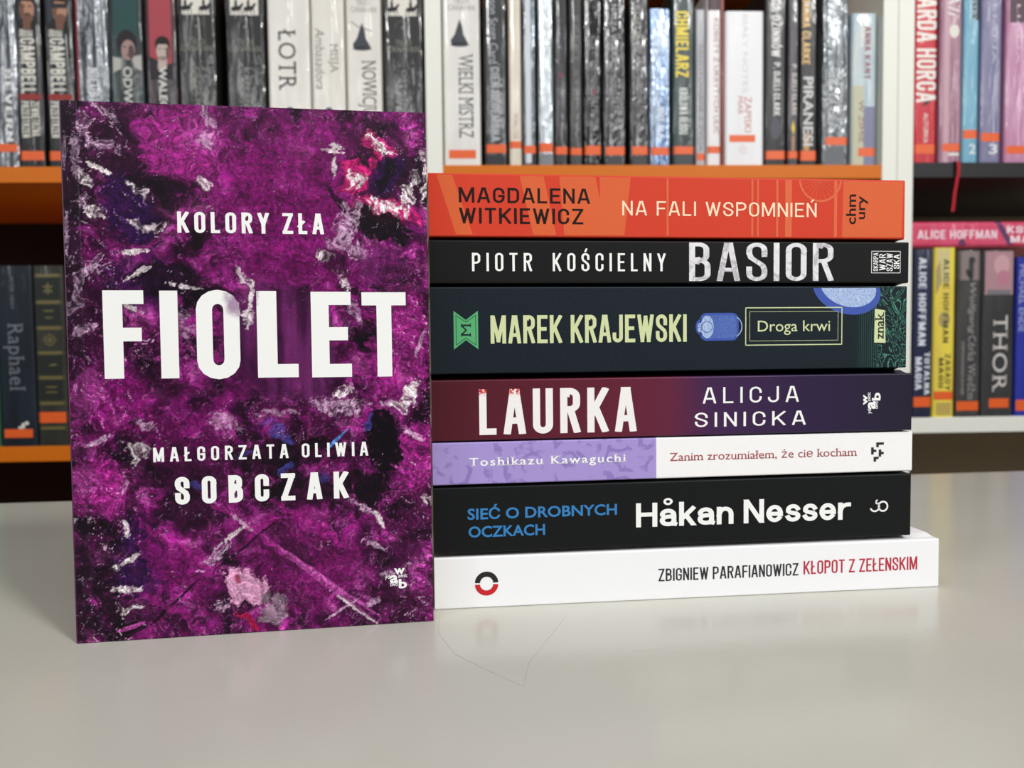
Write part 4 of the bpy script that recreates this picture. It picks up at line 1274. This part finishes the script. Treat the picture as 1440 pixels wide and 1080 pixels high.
LOOK = {
    'wrapped_silver': (c2((150, 154, 160), (84, 88, 96), 1.0, streak=.4), (230, 230, 230), 'silver grey book in crinkled plastic at the left end of the upper left shelf'),
    'campbell_a': (c2((15, 15, 17), (28, 29, 35), .5), (224, 222, 210), 'black book with a bearded face, left of its twin on the upper left shelf'),
    'campbell_b': (c2((13, 13, 16), (31, 31, 34), .5), (224, 222, 210), 'black book with a face in dark glasses, right of its bearded twin'),
    'silver_crinkle': (c2((146, 150, 156), (78, 84, 92), 1.0, streak=.5), (214, 216, 218), 'grey book with a pink edge in shiny crinkled plastic'),
    'teal_face': (c2((26, 30, 32), (36, 59, 59), .35), (206, 206, 200), 'dark teal book with a hooded young man on its spine'),
    'pink_face': (c2((33, 30, 33), (59, 42, 46), .3), (224, 222, 218), 'book with a red top and a dark-haired young man on its spine'),
    'canavan_guild': (c2((29, 29, 28), (41, 41, 38), .5), (150, 150, 136), 'dark grey book with black riders on white, nearest the red-topped book'),
    'canavan_priestess': (c2((29, 29, 30), (39, 39, 41), .5), (160, 160, 152), 'dark grey book with galloping riders on white, left of the first white book'),
    'lotr': (c2((226, 222, 214), (234, 231, 224), .25), (62, 64, 66), 'white book with large dark capitals, leftmost of three white ones behind the purple book'),
    'ambassador': (c2((224, 220, 210), (232, 228, 220), .3), (128, 126, 122), 'white book with grey italic lettering, middle one of three white ones'),
    'novice': (c2((222, 218, 210), (230, 226, 218), .3), (84, 84, 84), 'white book with a small cloaked figure, rightmost of three behind the purple book'),
    'canavan_last': (c2((30, 30, 32), (41, 41, 42), .6), (150, 150, 144), 'dark grey book with riders on white, beside the white bookcase panel'),
    'grand_master': (c2((222, 219, 214), (230, 227, 222), .2), (80, 82, 86), 'white book with a kneeling dark figure, first on the middle orange shelf'),
    'orson': (c2((32, 33, 36), (46, 48, 50), .8), (178, 180, 184), 'charcoal book with grey vertical lettering, second on the middle orange shelf'),
    'cream_thin': (c2((216, 204, 186), (232, 224, 208), .6), (150, 120, 96), 'thin cream book right of the charcoal one with grey lettering'),
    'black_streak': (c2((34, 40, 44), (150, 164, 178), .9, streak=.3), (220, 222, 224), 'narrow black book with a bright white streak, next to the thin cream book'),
    'frosty_silver': (c2((186, 198, 204), (224, 230, 232), 1.0, streak=.4), (230, 230, 230), 'frosty silver book with a grey foot on the middle orange shelf'),
    'black_violet': (c2((22, 22, 25), (35, 34, 39), .7), (84, 78, 92), 'narrow black book with a small red mark, right of the frosty silver book'),
    'charcoal_matte': (c2((50, 50, 49), (64, 64, 63), .5), (122, 122, 120), 'narrow dull grey book between two black ones'),
    'black_glint': (c2((15, 15, 17), (32, 31, 35), 1.0, streak=.2), (104, 98, 104), 'black book with a long white glint and a red mark'),
    'grey_wrapped_a': (c2((51, 51, 53), (73, 73, 76), 1.0, streak=.2), (186, 186, 184), 'dark grey plastic-wrapped book, left one of two beside the blue book'),
    'grey_wrapped_b': (c2((57, 57, 58), (84, 84, 85), 1.0, streak=.3), (178, 174, 168), 'dark grey plastic-wrapped book touching the shiny blue book'),
    'blue_crinkle': (c2((112, 144, 190), (208, 222, 238), 1.0, streak=.5), (220, 226, 234), 'shiny pale blue book in wrinkled plastic on the middle orange shelf'),
    'green_yellow': (c2((34, 51, 51), (52, 73, 73), .5), (240, 214, 34), 'dark green book with yellow capitals'),
    'grey_thin': (c2((184, 184, 188), (160, 160, 166), .4), (110, 110, 118), 'thin short grey book right of the dark green book'),
    'white_red': (c2((232, 228, 228), (238, 236, 236), .3), (146, 70, 84), 'thin white book with small dark red lettering and a maroon top'),
    'white_thick': (c2((232, 232, 234), (238, 238, 240), 0), (206, 202, 200), 'thick plain white book, widest on the middle orange shelf'),
    'djinn': (c2((30, 29, 30), (41, 39, 41), .3), (226, 224, 222), 'dark grey book with white capitals, right of the thick white book'),
    'violet_candle': (c2((57, 54, 61), (77, 73, 78), .4), (206, 196, 192), 'narrow grey violet book with a small yellow flame'),
    'piranesi': (c2((17, 16, 16), (25, 23, 22), .3), (224, 184, 116), 'black book with golden and white capitals'),
    'grey_crinkle': (c2((112, 116, 120), (150, 156, 160), 1.0, streak=.5), (196, 196, 194), 'grey book in crinkled plastic, second from the right on the middle orange shelf'),
    'pale_blue': (c2((164, 188, 202), (206, 212, 206), .7), (140, 86, 92), 'short pale blue book, last on the middle orange shelf'),
    'red_raven': (c2((196, 34, 50), (206, 44, 58), .3), (238, 234, 226), 'red book with huge white capitals and a small black bird'),
    'mauve': (c2((152, 104, 126), (176, 130, 146), .6), (228, 220, 222), 'mauve book with a white dot and a red ribbon'),
    'teal_two': (c2((104, 164, 190), (132, 184, 204), .6), (190, 214, 222), 'light blue book numbered 2 on the dark shelf'),
    'violet_three': (c2((116, 114, 148), (138, 134, 166), .6), (186, 186, 204), 'grey violet book numbered 3 on the dark shelf'),
    'pink_mauve': (c2((186, 122, 158), (204, 152, 182), .8), (220, 196, 210), 'pink book at the right edge of the dark shelf'),
    'raphael': (c2((16, 24, 34), (24, 35, 49), .3), (110, 116, 126), 'navy book with faded gothic lettering on the lower left orange shelf'),
    'gilt_classic': (c2((41, 42, 36), (55, 55, 46), .3), (140, 124, 70), 'old olive book with gilt bands on its spine, behind the purple book'),
    'navy': (c2((20, 26, 55), (27, 36, 73), .4), (222, 226, 236), 'navy book with white capitals beside the white panel on the lower right shelf'),
    'yellow': (c2((236, 216, 74), (222, 196, 80), .3), (88, 80, 44), 'yellow book with dark lettering'),
    'grey_witch': (c2((54, 53, 54), (73, 69, 69), .6), (154, 152, 152), 'grey book with faint lettering, between the yellow book and the wide dark one'),
    'thor': (c2((46, 46, 48), (60, 59, 60), .6), (206, 200, 196), 'wide dark grey book with large pale capitals and a pink top'),
    'royal_blue': (c2((34, 44, 150), (44, 54, 164), .3), (170, 176, 214), 'royal blue book at the right edge of the white shelf'),
}
GROUPS = {'LU': 'books on the upper left orange shelf', 'MU': 'books on the middle orange shelf', 'RU': 'books on the dark shelf',
          'LL': 'books on the lower left orange shelf', 'RL': 'books on the white shelf'}
SKIN, SKIN_D, HAIRC = paint((182, 136, 112), .5, .3, .2), paint((120, 84, 68), .5, .3, .2), paint((34, 28, 26), .5, .3, .1)
P_WHITE, P_BLACK = paint((226, 222, 212), .45, .4, .05), paint((26, 26, 28), .45, .4, .05)
SHELVED = {}


def shelf_book(key, bay, s0, T, H, back=3.0, D=132, label=None, look=None):
    lk = LOOK[key] if look is None else look
    p = BC + DV * (s0 * MM) + NV * (back * MM)
    root = thing('book', label or lk[2], 'book', (p.x, p.y, SHELF[bay] + .0001), YB, GROUPS[bay])
    cm = spine_mat(key, **lk[0])
    b = Book(root, H, T, D, min(4.0, T * .24), lambda u, v, d: (v * MM, d * MM, u * MM), cm, th=.6)
    SHELVED[key] = b
    return b


def spine_text(b, name, items, col):
    m = MB()
    for s, kind, z0, z1, f0, f1 in items:
        kw = dict(w=.52, tx=.17, ty=.15, gap=.12) if kind == 'cond' else {}
        V, F = fit(outline(s, kind, **kw), f0 * b.T, f1 * b.T, z0, min(z1, b.L - 2), -90)
        b.print_polys(m, [[(V[i][1], V[i][0]) for i in f] for f in F], paint(col, .4, .4, .03), .12)
    return m.build(name, b.cover)


def flat_text(b, name, s, kind, f0, f1, z0, z1, col, **kw):
    m = MB()
    V, F = fit(outline(s, kind, **kw), f0 * b.T, f1 * b.T, z0, z1)
    b.print_polys(m, [[(V[i][1], V[i][0]) for i in f] for f in F], paint(col, .4, .4, .03), .12)
    return m.build(name, b.cover)


def spine_print(b, name, shapes):
    """shapes: (material, [polygons in (mm across, mm up)])"""
    m = MB()
    for k, (mat, polys) in enumerate(shapes):
        for q in polys:
            q = [(max(.1, min(b.T - .1, x)), z) for x, z in q]
            # cut into strips so the print follows the curve
            n = 8
            lo_, hi_ = min(p[0] for p in q), max(p[0] for p in q)
            for i in range(n):
                c = clip_y([(z, x) for x, z in q], lo_ + (hi_ - lo_) * i / n, lo_ + (hi_ - lo_) * (i + 1) / n)
                if len(c) >= 3:
                    m.poly([b.at(z, x, .07 + .02 * k) for z, x in c], mat)
    return m.build(name, b.cover)


def rect(x0, x1, z0, z1):
    return [(x0, z0), (x1, z0), (x1, z1), (x0, z1)]


for key, bay, s0, T, H, st, texts, prints in BOOKS:
    b = shelf_book(key, bay, s0, T, H, back=3.0 + 2.0 * random.random())
    m = MB()
    b.patch(m, st[0], st[1], max(.2, st[2] * T), min(T - .2, st[3] * T), M_STICK, .16)
    m.build('spine_sticker', b.cover)
    col = LOOK[key][1]
    for i, tx in enumerate(texts):
        cc = col
        if key == 'green_yellow' and i == 1: cc = (222, 226, 222)
        if key == 'white_thick' and i: cc = (190, 110, 96)
        if key == 'piranesi' and i: cc = (206, 206, 206)
        spine_text(b, 'title' if i == 0 else 'spine_lettering', [tx], cc)

S = SHELVED
# portraits and pictures printed on single spines
for key, glasses in (('campbell_a', False), ('campbell_b', True)):
    b = S[key]
    c = b.T * (.5 if not glasses else .58)
    sh = [(paint((52, 56, 66), .5, .3, .1), [rect(1.2, b.T - 1.2, 150, b.L - 6)]),
          (paint((34, 34, 38), .5, .3, .1), [[(1.2, 152), (b.T - 1.2, 152), (b.T - 1.2, 166), (c + 5, 172), (c - 5, 170), (1.2, 160)]]),
          (SKIN_D, [[(c - 4.5, 156), (c + 3.5, 156), (c + 5, 172), (c - 5.5, 172)]]),
          (SKIN, [ellipse(c, 178, 8.2, 13.0)]), (SKIN_D, [ellipse(c + .6, 168.5, 6.2, 5.4), ellipse(c - 5.5, 178, 2.6, 8)]),
          (HAIRC, [[(c - 9, 181)] + arc(c, 185, 9.2, 9.5, 180, 0) + [(c + 9, 181), (c + 7, 187), (c - 6, 188)]])]
    if glasses:
        sh.append((P_BLACK, [rect(c - 8, c + 8, 180, 185.5)]))
    else:
        sh.append((HAIRC, [rect(c - 5.4, c - 1.2, 181.0, 182.4), rect(c + 1.6, c + 5.6, 181.0, 182.4), ellipse(c + .4, 173.2, 3.6, 1.0)]))
    spine_print(b, 'portrait', sh)
    m = MB()
    b.patch(m, 76.5, 83, 1.5, b.T - 1.5, paint((150, 44, 38), .45, .4, .1), .1)
    m.build('red_band', b.cover)
b = S['silver_crinkle']
m = MB()
b.patch(m, 0, b.L, .1, 4.5, paint((140, 52, 66), .45, .4, .1), .05, 5)
m.build('pink_edge', b.cover)
b = S['teal_face']
spine_print(b, 'portrait', [(paint((44, 78, 80), .5, .3, .3), [rect(2, b.T - 2, 150, b.L - 3)]), (paint((36, 32, 38), .5, .3, .1), [ellipse(20, 142, 11.5, 14.5)]),
                            (paint((184, 182, 176), .5, .3, .2), [[(4, 126), (14, 124), (13, 112), (4, 108)], [(25, 126), (36, 128), (36, 110), (28, 114)]]),
                            (paint((168, 138, 132), .5, .3, .2), [ellipse(21.5, 133.5, 7.8, 11.5)]), (paint((92, 70, 74), .5, .3, .2), [ellipse(25, 131, 3.4, 8)]),
                            (paint((58, 46, 52), .5, .3, .1), [rect(15.5, 19.5, 136.4, 137.6), rect(22.5, 26.5, 136.4, 137.6), ellipse(21, 127.4, 2.4, .7)])])
b = S['pink_face']
spine_print(b, 'portrait', [(paint((176, 74, 84), .5, .3, .35), [rect(1.5, b.T - 1.5, 118, b.L - 3)]), (paint((46, 42, 48), .5, .3, .1), [[(1.5, 100), (b.T - 1.5, 100), (b.T - 1.5, 120), (24, 116), (14, 122), (1.5, 128)]]),
                            (paint((196, 178, 170), .5, .3, .2), [[(14, 112), (24, 112), (25, 126), (15, 126)], ellipse(20, 132, 7.0, 11)]), (HAIRC, [[(12, 134)] + arc(20, 141, 8.4, 8.5, 180, 0) + [(28.5, 132), (25, 140), (15, 140)]]),
                            (paint((96, 80, 78), .5, .3, .1), [rect(15, 18.6, 134.5, 135.6), rect(21.2, 25, 134.5, 135.6), ellipse(20, 125.4, 2.4, .6), ellipse(25.4, 130, 1.6, 7)])])
for key, ph in (('canavan_guild', 0), ('canavan_priestess', 1), ('canavan_last', 2)):
    b = S[key]
    T = b.T
    riders = []
    for x in ((.24, .72) if ph != 1 else (.3, .62)):
        x *= T
        riders += [ellipse(x, 181.5, 6.4, 3.0, 16, 8), ellipse(x + 6, 185, 1.6, 3.4, 12, -35), ellipse(x - .5, 187, 1.7, 4.2, 12), ellipse(x - .2, 192, 1.3, 1.5, 12)]
        riders += [[(x + k, 182), (x + k + 1.1, 182), (x + k + .9 + j, 174.6), (x + k + .1 + j, 174.6)] for k, j in ((-5.4, -1.2), (-3.4, .8), (2.6, -.8), (4.6, 1.4))]
    spine_print(b, 'rider_picture', [(P_WHITE, [rect(.8, T - .8, 174, b.L - 3)]), (P_BLACK, riders)])
    spine_print(b, 'arch_emblem', [(paint((80, 80, 74), .5, .4, .1), ring(T * .5, 160, 8, 9.2, 0, 180, 14)), (paint((150, 150, 140), .5, .4, .1), [ellipse(T * .5, 160.5, 1.0, 1.6, 10)])])
    flat_text(b, 'author_name', 'TRUDI', 'serif', .3, .72, 140.5, 146, (136, 136, 122))
    flat_text(b, 'author_surname', 'CANAVAN', 'serif', .1, .92, 132.5, 139, (136, 136, 122))
b = S['canavan_guild']
for key in ('novice', 'grand_master'):
    b = S[key]
    T, x, z = b.T, b.T * .46, (136 if key == 'novice' else 140)
    spine_print(b, 'cloaked_figure', [(paint((58, 62, 70), .5, .4, .1), [[(x - 9, z), (x + 10, z + 2), (x + 4.5, z + 12), (x + 3, z + 22), (x, z + 30), (x - 3, z + 21), (x - 6, z + 12), (x - 11, z + 5)], ellipse(x, z + .5, 11, 2.6, 18)])] +
                ([(paint((58, 62, 70), .5, .4, .1), [line2((x - 12, z + 31), (x + 3, z + 20), .9), line2((x + 1, z + 24), (x + 12, z + 20), .9)])] if key == 'novice' else []))
    z1 = 180 if key == 'novice' else 182
    flat_text(b, 'author_name', 'TRUDI', 'serif', .3, .72, z1 + 6, z1 + 12, (140, 138, 132))
    flat_text(b, 'author_surname', 'CANAVAN', 'serif', .16, .88, z1 - 2, z1 + 4, (140, 138, 132))
for key in ('lotr', 'ambassador'):
    b = S[key]
    spine_print(b, 'foot_emblem', [(paint((62, 64, 96), .5, .4, .1), [ellipse(b.T * .5, 62, 5.5, 7, 16)])])
for key, z0, z1, f0, f1, c in (('black_violet', 103, 109.7, .35, .6, (150, 40, 66)), ('black_glint', 82.5, 90, .48, .68, (150, 36, 60))):
    b = S[key]
    spine_print(b, 'red_mark', [(paint(c, .5, .4, .1), [ellipse(b.T * (f0 + f1) / 2, (z0 + z1) / 2, b.T * (f1 - f0) / 2, (z1 - z0) / 2, 14)])])
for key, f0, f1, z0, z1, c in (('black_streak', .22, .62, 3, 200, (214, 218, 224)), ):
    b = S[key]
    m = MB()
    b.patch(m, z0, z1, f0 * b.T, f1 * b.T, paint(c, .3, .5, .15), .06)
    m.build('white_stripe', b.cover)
for key, z0, z1, c in (('white_red', 182, 205, (66, 28, 44)), ('frosty_silver', .4, 14, (128, 130, 134)), ('green_yellow', .4, 13, (62, 66, 68)), ('grey_crinkle', .4, 22, (104, 108, 112)),
                       ('orson', .4, 12, (40, 42, 46)), ('grey_wrapped_a', .4, 11, (62, 62, 64)), ('grey_wrapped_b', .4, 11, (62, 62, 64)), ('thor', 150, 203, (176, 134, 142)), ('grey_witch', 168, 203, (138, 122, 118))):
    b = S[key]
    m = MB()
    b.patch(m, z0, z1, .3, b.T - .3, paint(c, .45, .4, .2), .06)
    m.build('top_band' if z1 > 100 else 'foot_band', b.cover)
b = S['white_thick']
spine_print(b, 'publisher_mark', [(paint((206, 150, 138), .5, .4, .1), ring(b.T * .46, 20, 5.2, 5.7, 180, 360, 14) + ring(b.T * .46, 21, 2.4, 3.0, 0, 360, 14))])
b = S['violet_candle']
spine_print(b, 'flame_drawing', [(paint((226, 206, 76), .5, .4, .1), [[(6.5, 54), (8.6, 44), (6.5, 36), (4.4, 44)]]), (paint((180, 140, 96), .5, .4, .1), [rect(5, 8, 17.5, 35)])])
b = S['djinn']
spine_print(b, 'lamp_drawing', [(paint((86, 84, 96), .5, .4, .5), [ellipse(b.T * .5, 44, 6.5, 13, 20)])])
b = S['piranesi']
m = MB()
b.patch(m, 18, 38, b.T * .22, b.T * .55, paint((196, 150, 84), .4, .5, .4), .07)
m.build('gilt_ornament', b.cover)
b = S['pale_blue']
m = MB()
b.patch(m, .4, 95, .3, b.T * .5, paint((196, 196, 170), .45, .4, .2), .05)
m.build('foot_band', b.cover)
m = MB()
b.patch(m, .4, 70, b.T * .5, b.T - .3, paint((128, 132, 160), .45, .4, .2), .05)
m.build('foot_band', b.cover)
b = S['red_raven']
spine_print(b, 'bird_drawing', [(paint((52, 48, 48), .5, .4, .1), [[(9, 66), (13, 75), (19, 79), (17, 74), (21, 76), (16, 70), (12, 69)]])])
b = S['mauve']
spine_print(b, 'white_dot', [(P_WHITE, [ellipse(b.T * .62, 157, 6.0, 8.0, 24)])])
m = MB()
b.patch(m, 0, b.L, b.T * .18, b.T * .42, paint((198, 160, 172), .4, .4, .1), .05)
m.build('pale_stripe', b.cover)
spine_print(b, 'foot_mark', [(P_WHITE, [rect(b.T * .42, b.T * .9, 8.5, 11.8)])])
for key, n in (('teal_two', '2'), ('violet_three', '3')):
    flat_text(S[key], 'volume_number', n, 'bold', .42, .84, 10.5, 22.5, (214, 218, 222))
b = S['teal_two']
m = MB()
b.patch(m, 170, b.L, b.T * .5, b.T - .3, paint((74, 86, 92), .45, .4, .2), .05)
m.build('top_band', b.cover)
b = S['pink_mauve']
m = MB()
b.patch(m, 168, b.L, 2, b.T - 2, paint((92, 70, 82), .45, .4, .2), .05)
m.build('top_band', b.cover)
b = S['raphael']
spine_print(b, 'publisher_mark', [(P_WHITE, [ellipse(b.T * .62, 24, 2.2, 3.6, 14), ellipse(b.T * .72, 27, 2.4, 2.2, 14), ellipse(b.T * .54, 22, 2.6, 1.6, 12)])])
b = S['gilt_classic']
GILT = paint((112, 102, 58), .35, .6, .3)
for z in (199, 168, 138, 109, 80, 50, 21):
    m = MB()
    b.patch(m, z - 1.8, z + 1.8, .3, b.T - .3, GILT, .07)
    m.build('gilt_band', b.cover)
for z0, z1 in ((172, 196), (142, 165), (84, 106), (54, 77)):
    m = MB()
    b.patch(m, z0, z1, 2.5, b.T - 2.5, paint((30, 36, 32), .5, .4, .15), .06)
    m.build('dark_panel', b.cover)
x = b.T * .5
spine_print(b, 'gilt_ornament', [(GILT, [ellipse(x, 184, 1.4, 7.5, 14), ellipse(x, 186, 6, 1.4, 14), ellipse(x - 3, 181, 2.6, 1.3, 12, 35), ellipse(x + 3, 181, 2.6, 1.3, 12, -35)])])
spine_print(b, 'gilt_rosette', [(GILT, ring(x, 124, 5.5, 6.6, 0, 360, 20) +
                                 [ellipse(x, 124, 9.5, .7, 12), ellipse(x, 124, .7, 9.5, 12), ellipse(x, 124, 8, .6, 12, 45), ellipse(x, 124, 8, .6, 12, -45)])])
spine_print(b, 'gilt_flourish', [(GILT, [ellipse(x + 3, 95, 5, 1.2, 14, 10), ellipse(x, 158, 7, 1, 10), ellipse(x, 150, 5, .9, 10), ellipse(x, 69, 7.5, .9, 10), ellipse(x, 63, 7.5, .9, 10)])])
b = S['yellow']
spine_print(b, 'sepia_picture', [(paint((214, 200, 140), .45, .4, .3), [rect(1, b.T - 8, 165, 206)]), (paint((176, 158, 104), .45, .4, .3), [[(2, 150), (9, 165), (7, 192), (2, 182)]])])
spine_print(b, 'round_emblem', [(paint((176, 158, 104), .45, .4, .3), [ellipse(13, 120, 7, 10, 18)])])
spine_print(b, 'foot_print', [(paint((196, 170, 92), .45, .4, .3), [rect(1, b.T - 1, 2, 18)])])
b = S['grey_witch']
spine_print(b, 'figure_drawing', [(paint((56, 58, 62), .5, .4, .1), [ellipse(17, 180, 3.4, 15, 16), ellipse(18, 192, 4.2, 4.5, 14), ellipse(14, 176, 3, 6, 12, 30)])])
b = S['thor']
spine_print(b, 'blossom_picture', [(paint((206, 160, 166), .45, .4, .3), [ellipse(24, 186, 10, 13, 18)]), (paint((190, 124, 146), .45, .4, .3), [ellipse(26, 170, 8, 10, 18)])])
m = MB()
b.patch(m, 150, 156, 6, b.T - 6, paint((120, 116, 122), .45, .4, .2), .1)
m.build('name_band', b.cover)

# the red ribbon that hangs from the mauve book over the dark shelf's edge
b = S['mauve']
pts = [(19, 5, .9), (19.5, -3.0, .9), (20.0, -7.0, .3), (20.5, -7.6, -6), (20.3, -7.6, -14), (18.2, -7.6, -26), (16.2, -7.4, -38), (15.4, -7.2, -50), (14.0, -7.2, -60)]
m = MB()
w = 2.1
for (x0, y0, z0), (x1, y1, z1) in zip(pts, pts[1:]):
    for dy in (0, .35):
        m.poly([((x0 - w) * MM, (y0 + dy) * MM, z0 * MM), ((x0 + w) * MM, (y0 + dy + .5) * MM, z0 * MM), ((x1 + w) * MM, (y1 + dy + .5) * MM, z1 * MM), ((x1 - w) * MM, (y1 + dy) * MM, z1 * MM)], paint((178, 22, 38), .5, .4, .2))
m.build('ribbon_bookmark', b.root, smooth=True)

# a pink-red book lying across the tops of the standing ones
zt = SHELF['RL'] + .2080
p = BC + DV * .4892 + NV * .0035
root = thing('book', 'pink red book lying flat across the books on the white shelf', 'book', (p.x, p.y, zt), YB, 'books on the white shelf')
b = Book(root, 205, 31.5, 132, 4.5, lambda u, v, d: (u * MM, d * MM, v * MM), spine_mat('pink_red', (206, 58, 92), (214, 74, 110), .5), th=.6)
m = MB()
b.print_text(m, fit(cond_text('ALICE HOFFMAN', w=.66, tx=.19, ty=.16, gap=.16, space=.4), 7.5, 107, 10.4, 20.8), paint((238, 220, 228), .4, .4, .03), .12)
m.build('author_name', b.cover)
m = MB()
b.print_text(m, fit(cond_text('KSIĘGA', w=.6, tx=.19, ty=.16, gap=.16), 119, 178, 16.8, 25.6), paint((238, 220, 228), .4, .4, .03), .12)
b.print_text(m, fit(cond_text('MAGII', w=.6, tx=.19, ty=.16, gap=.16), 124, 170, 5.4, 14.0), paint((238, 220, 228), .4, .4, .03), .12)
m.build('title', b.cover)
m = MB()
b.print_polys(m, [[(104, 31), (112, 31), (128, 2), (121, 2)], [(58, 2), (68, 2), (66, 11), (60, 9)]], paint((92, 52, 98), .45, .4, .2), .07)
m.build('branch_drawing', b.cover)

# what shows in the gaps: books set further back
shelf_book('slim_red', 'MU', 254.4, 3.9, 212, back=6, look=(c2((120, 34, 20), (136, 44, 26), .3), None, None), label='very thin dark red book squeezed against the thick white book')
b = shelf_book('second_row_silver', 'MU', 266, 31, 216, back=145, D=120, look=(c2((190, 194, 198), (120, 124, 130), 1.0, streak=.5), None, None), label='silver wrapped book standing behind the thick white book')
b = shelf_book('green_edge', 'LL', -630, 27.5, 196, back=4, look=(c2((70, 130, 96), (84, 150, 110), .3), None, None), label='green book cut off by the left edge on the lower orange shelf')
m = MB()
b.patch(m, 20, 30, .5, b.T - .3, M_STICK, .16)
m.build('spine_sticker', b.cover)
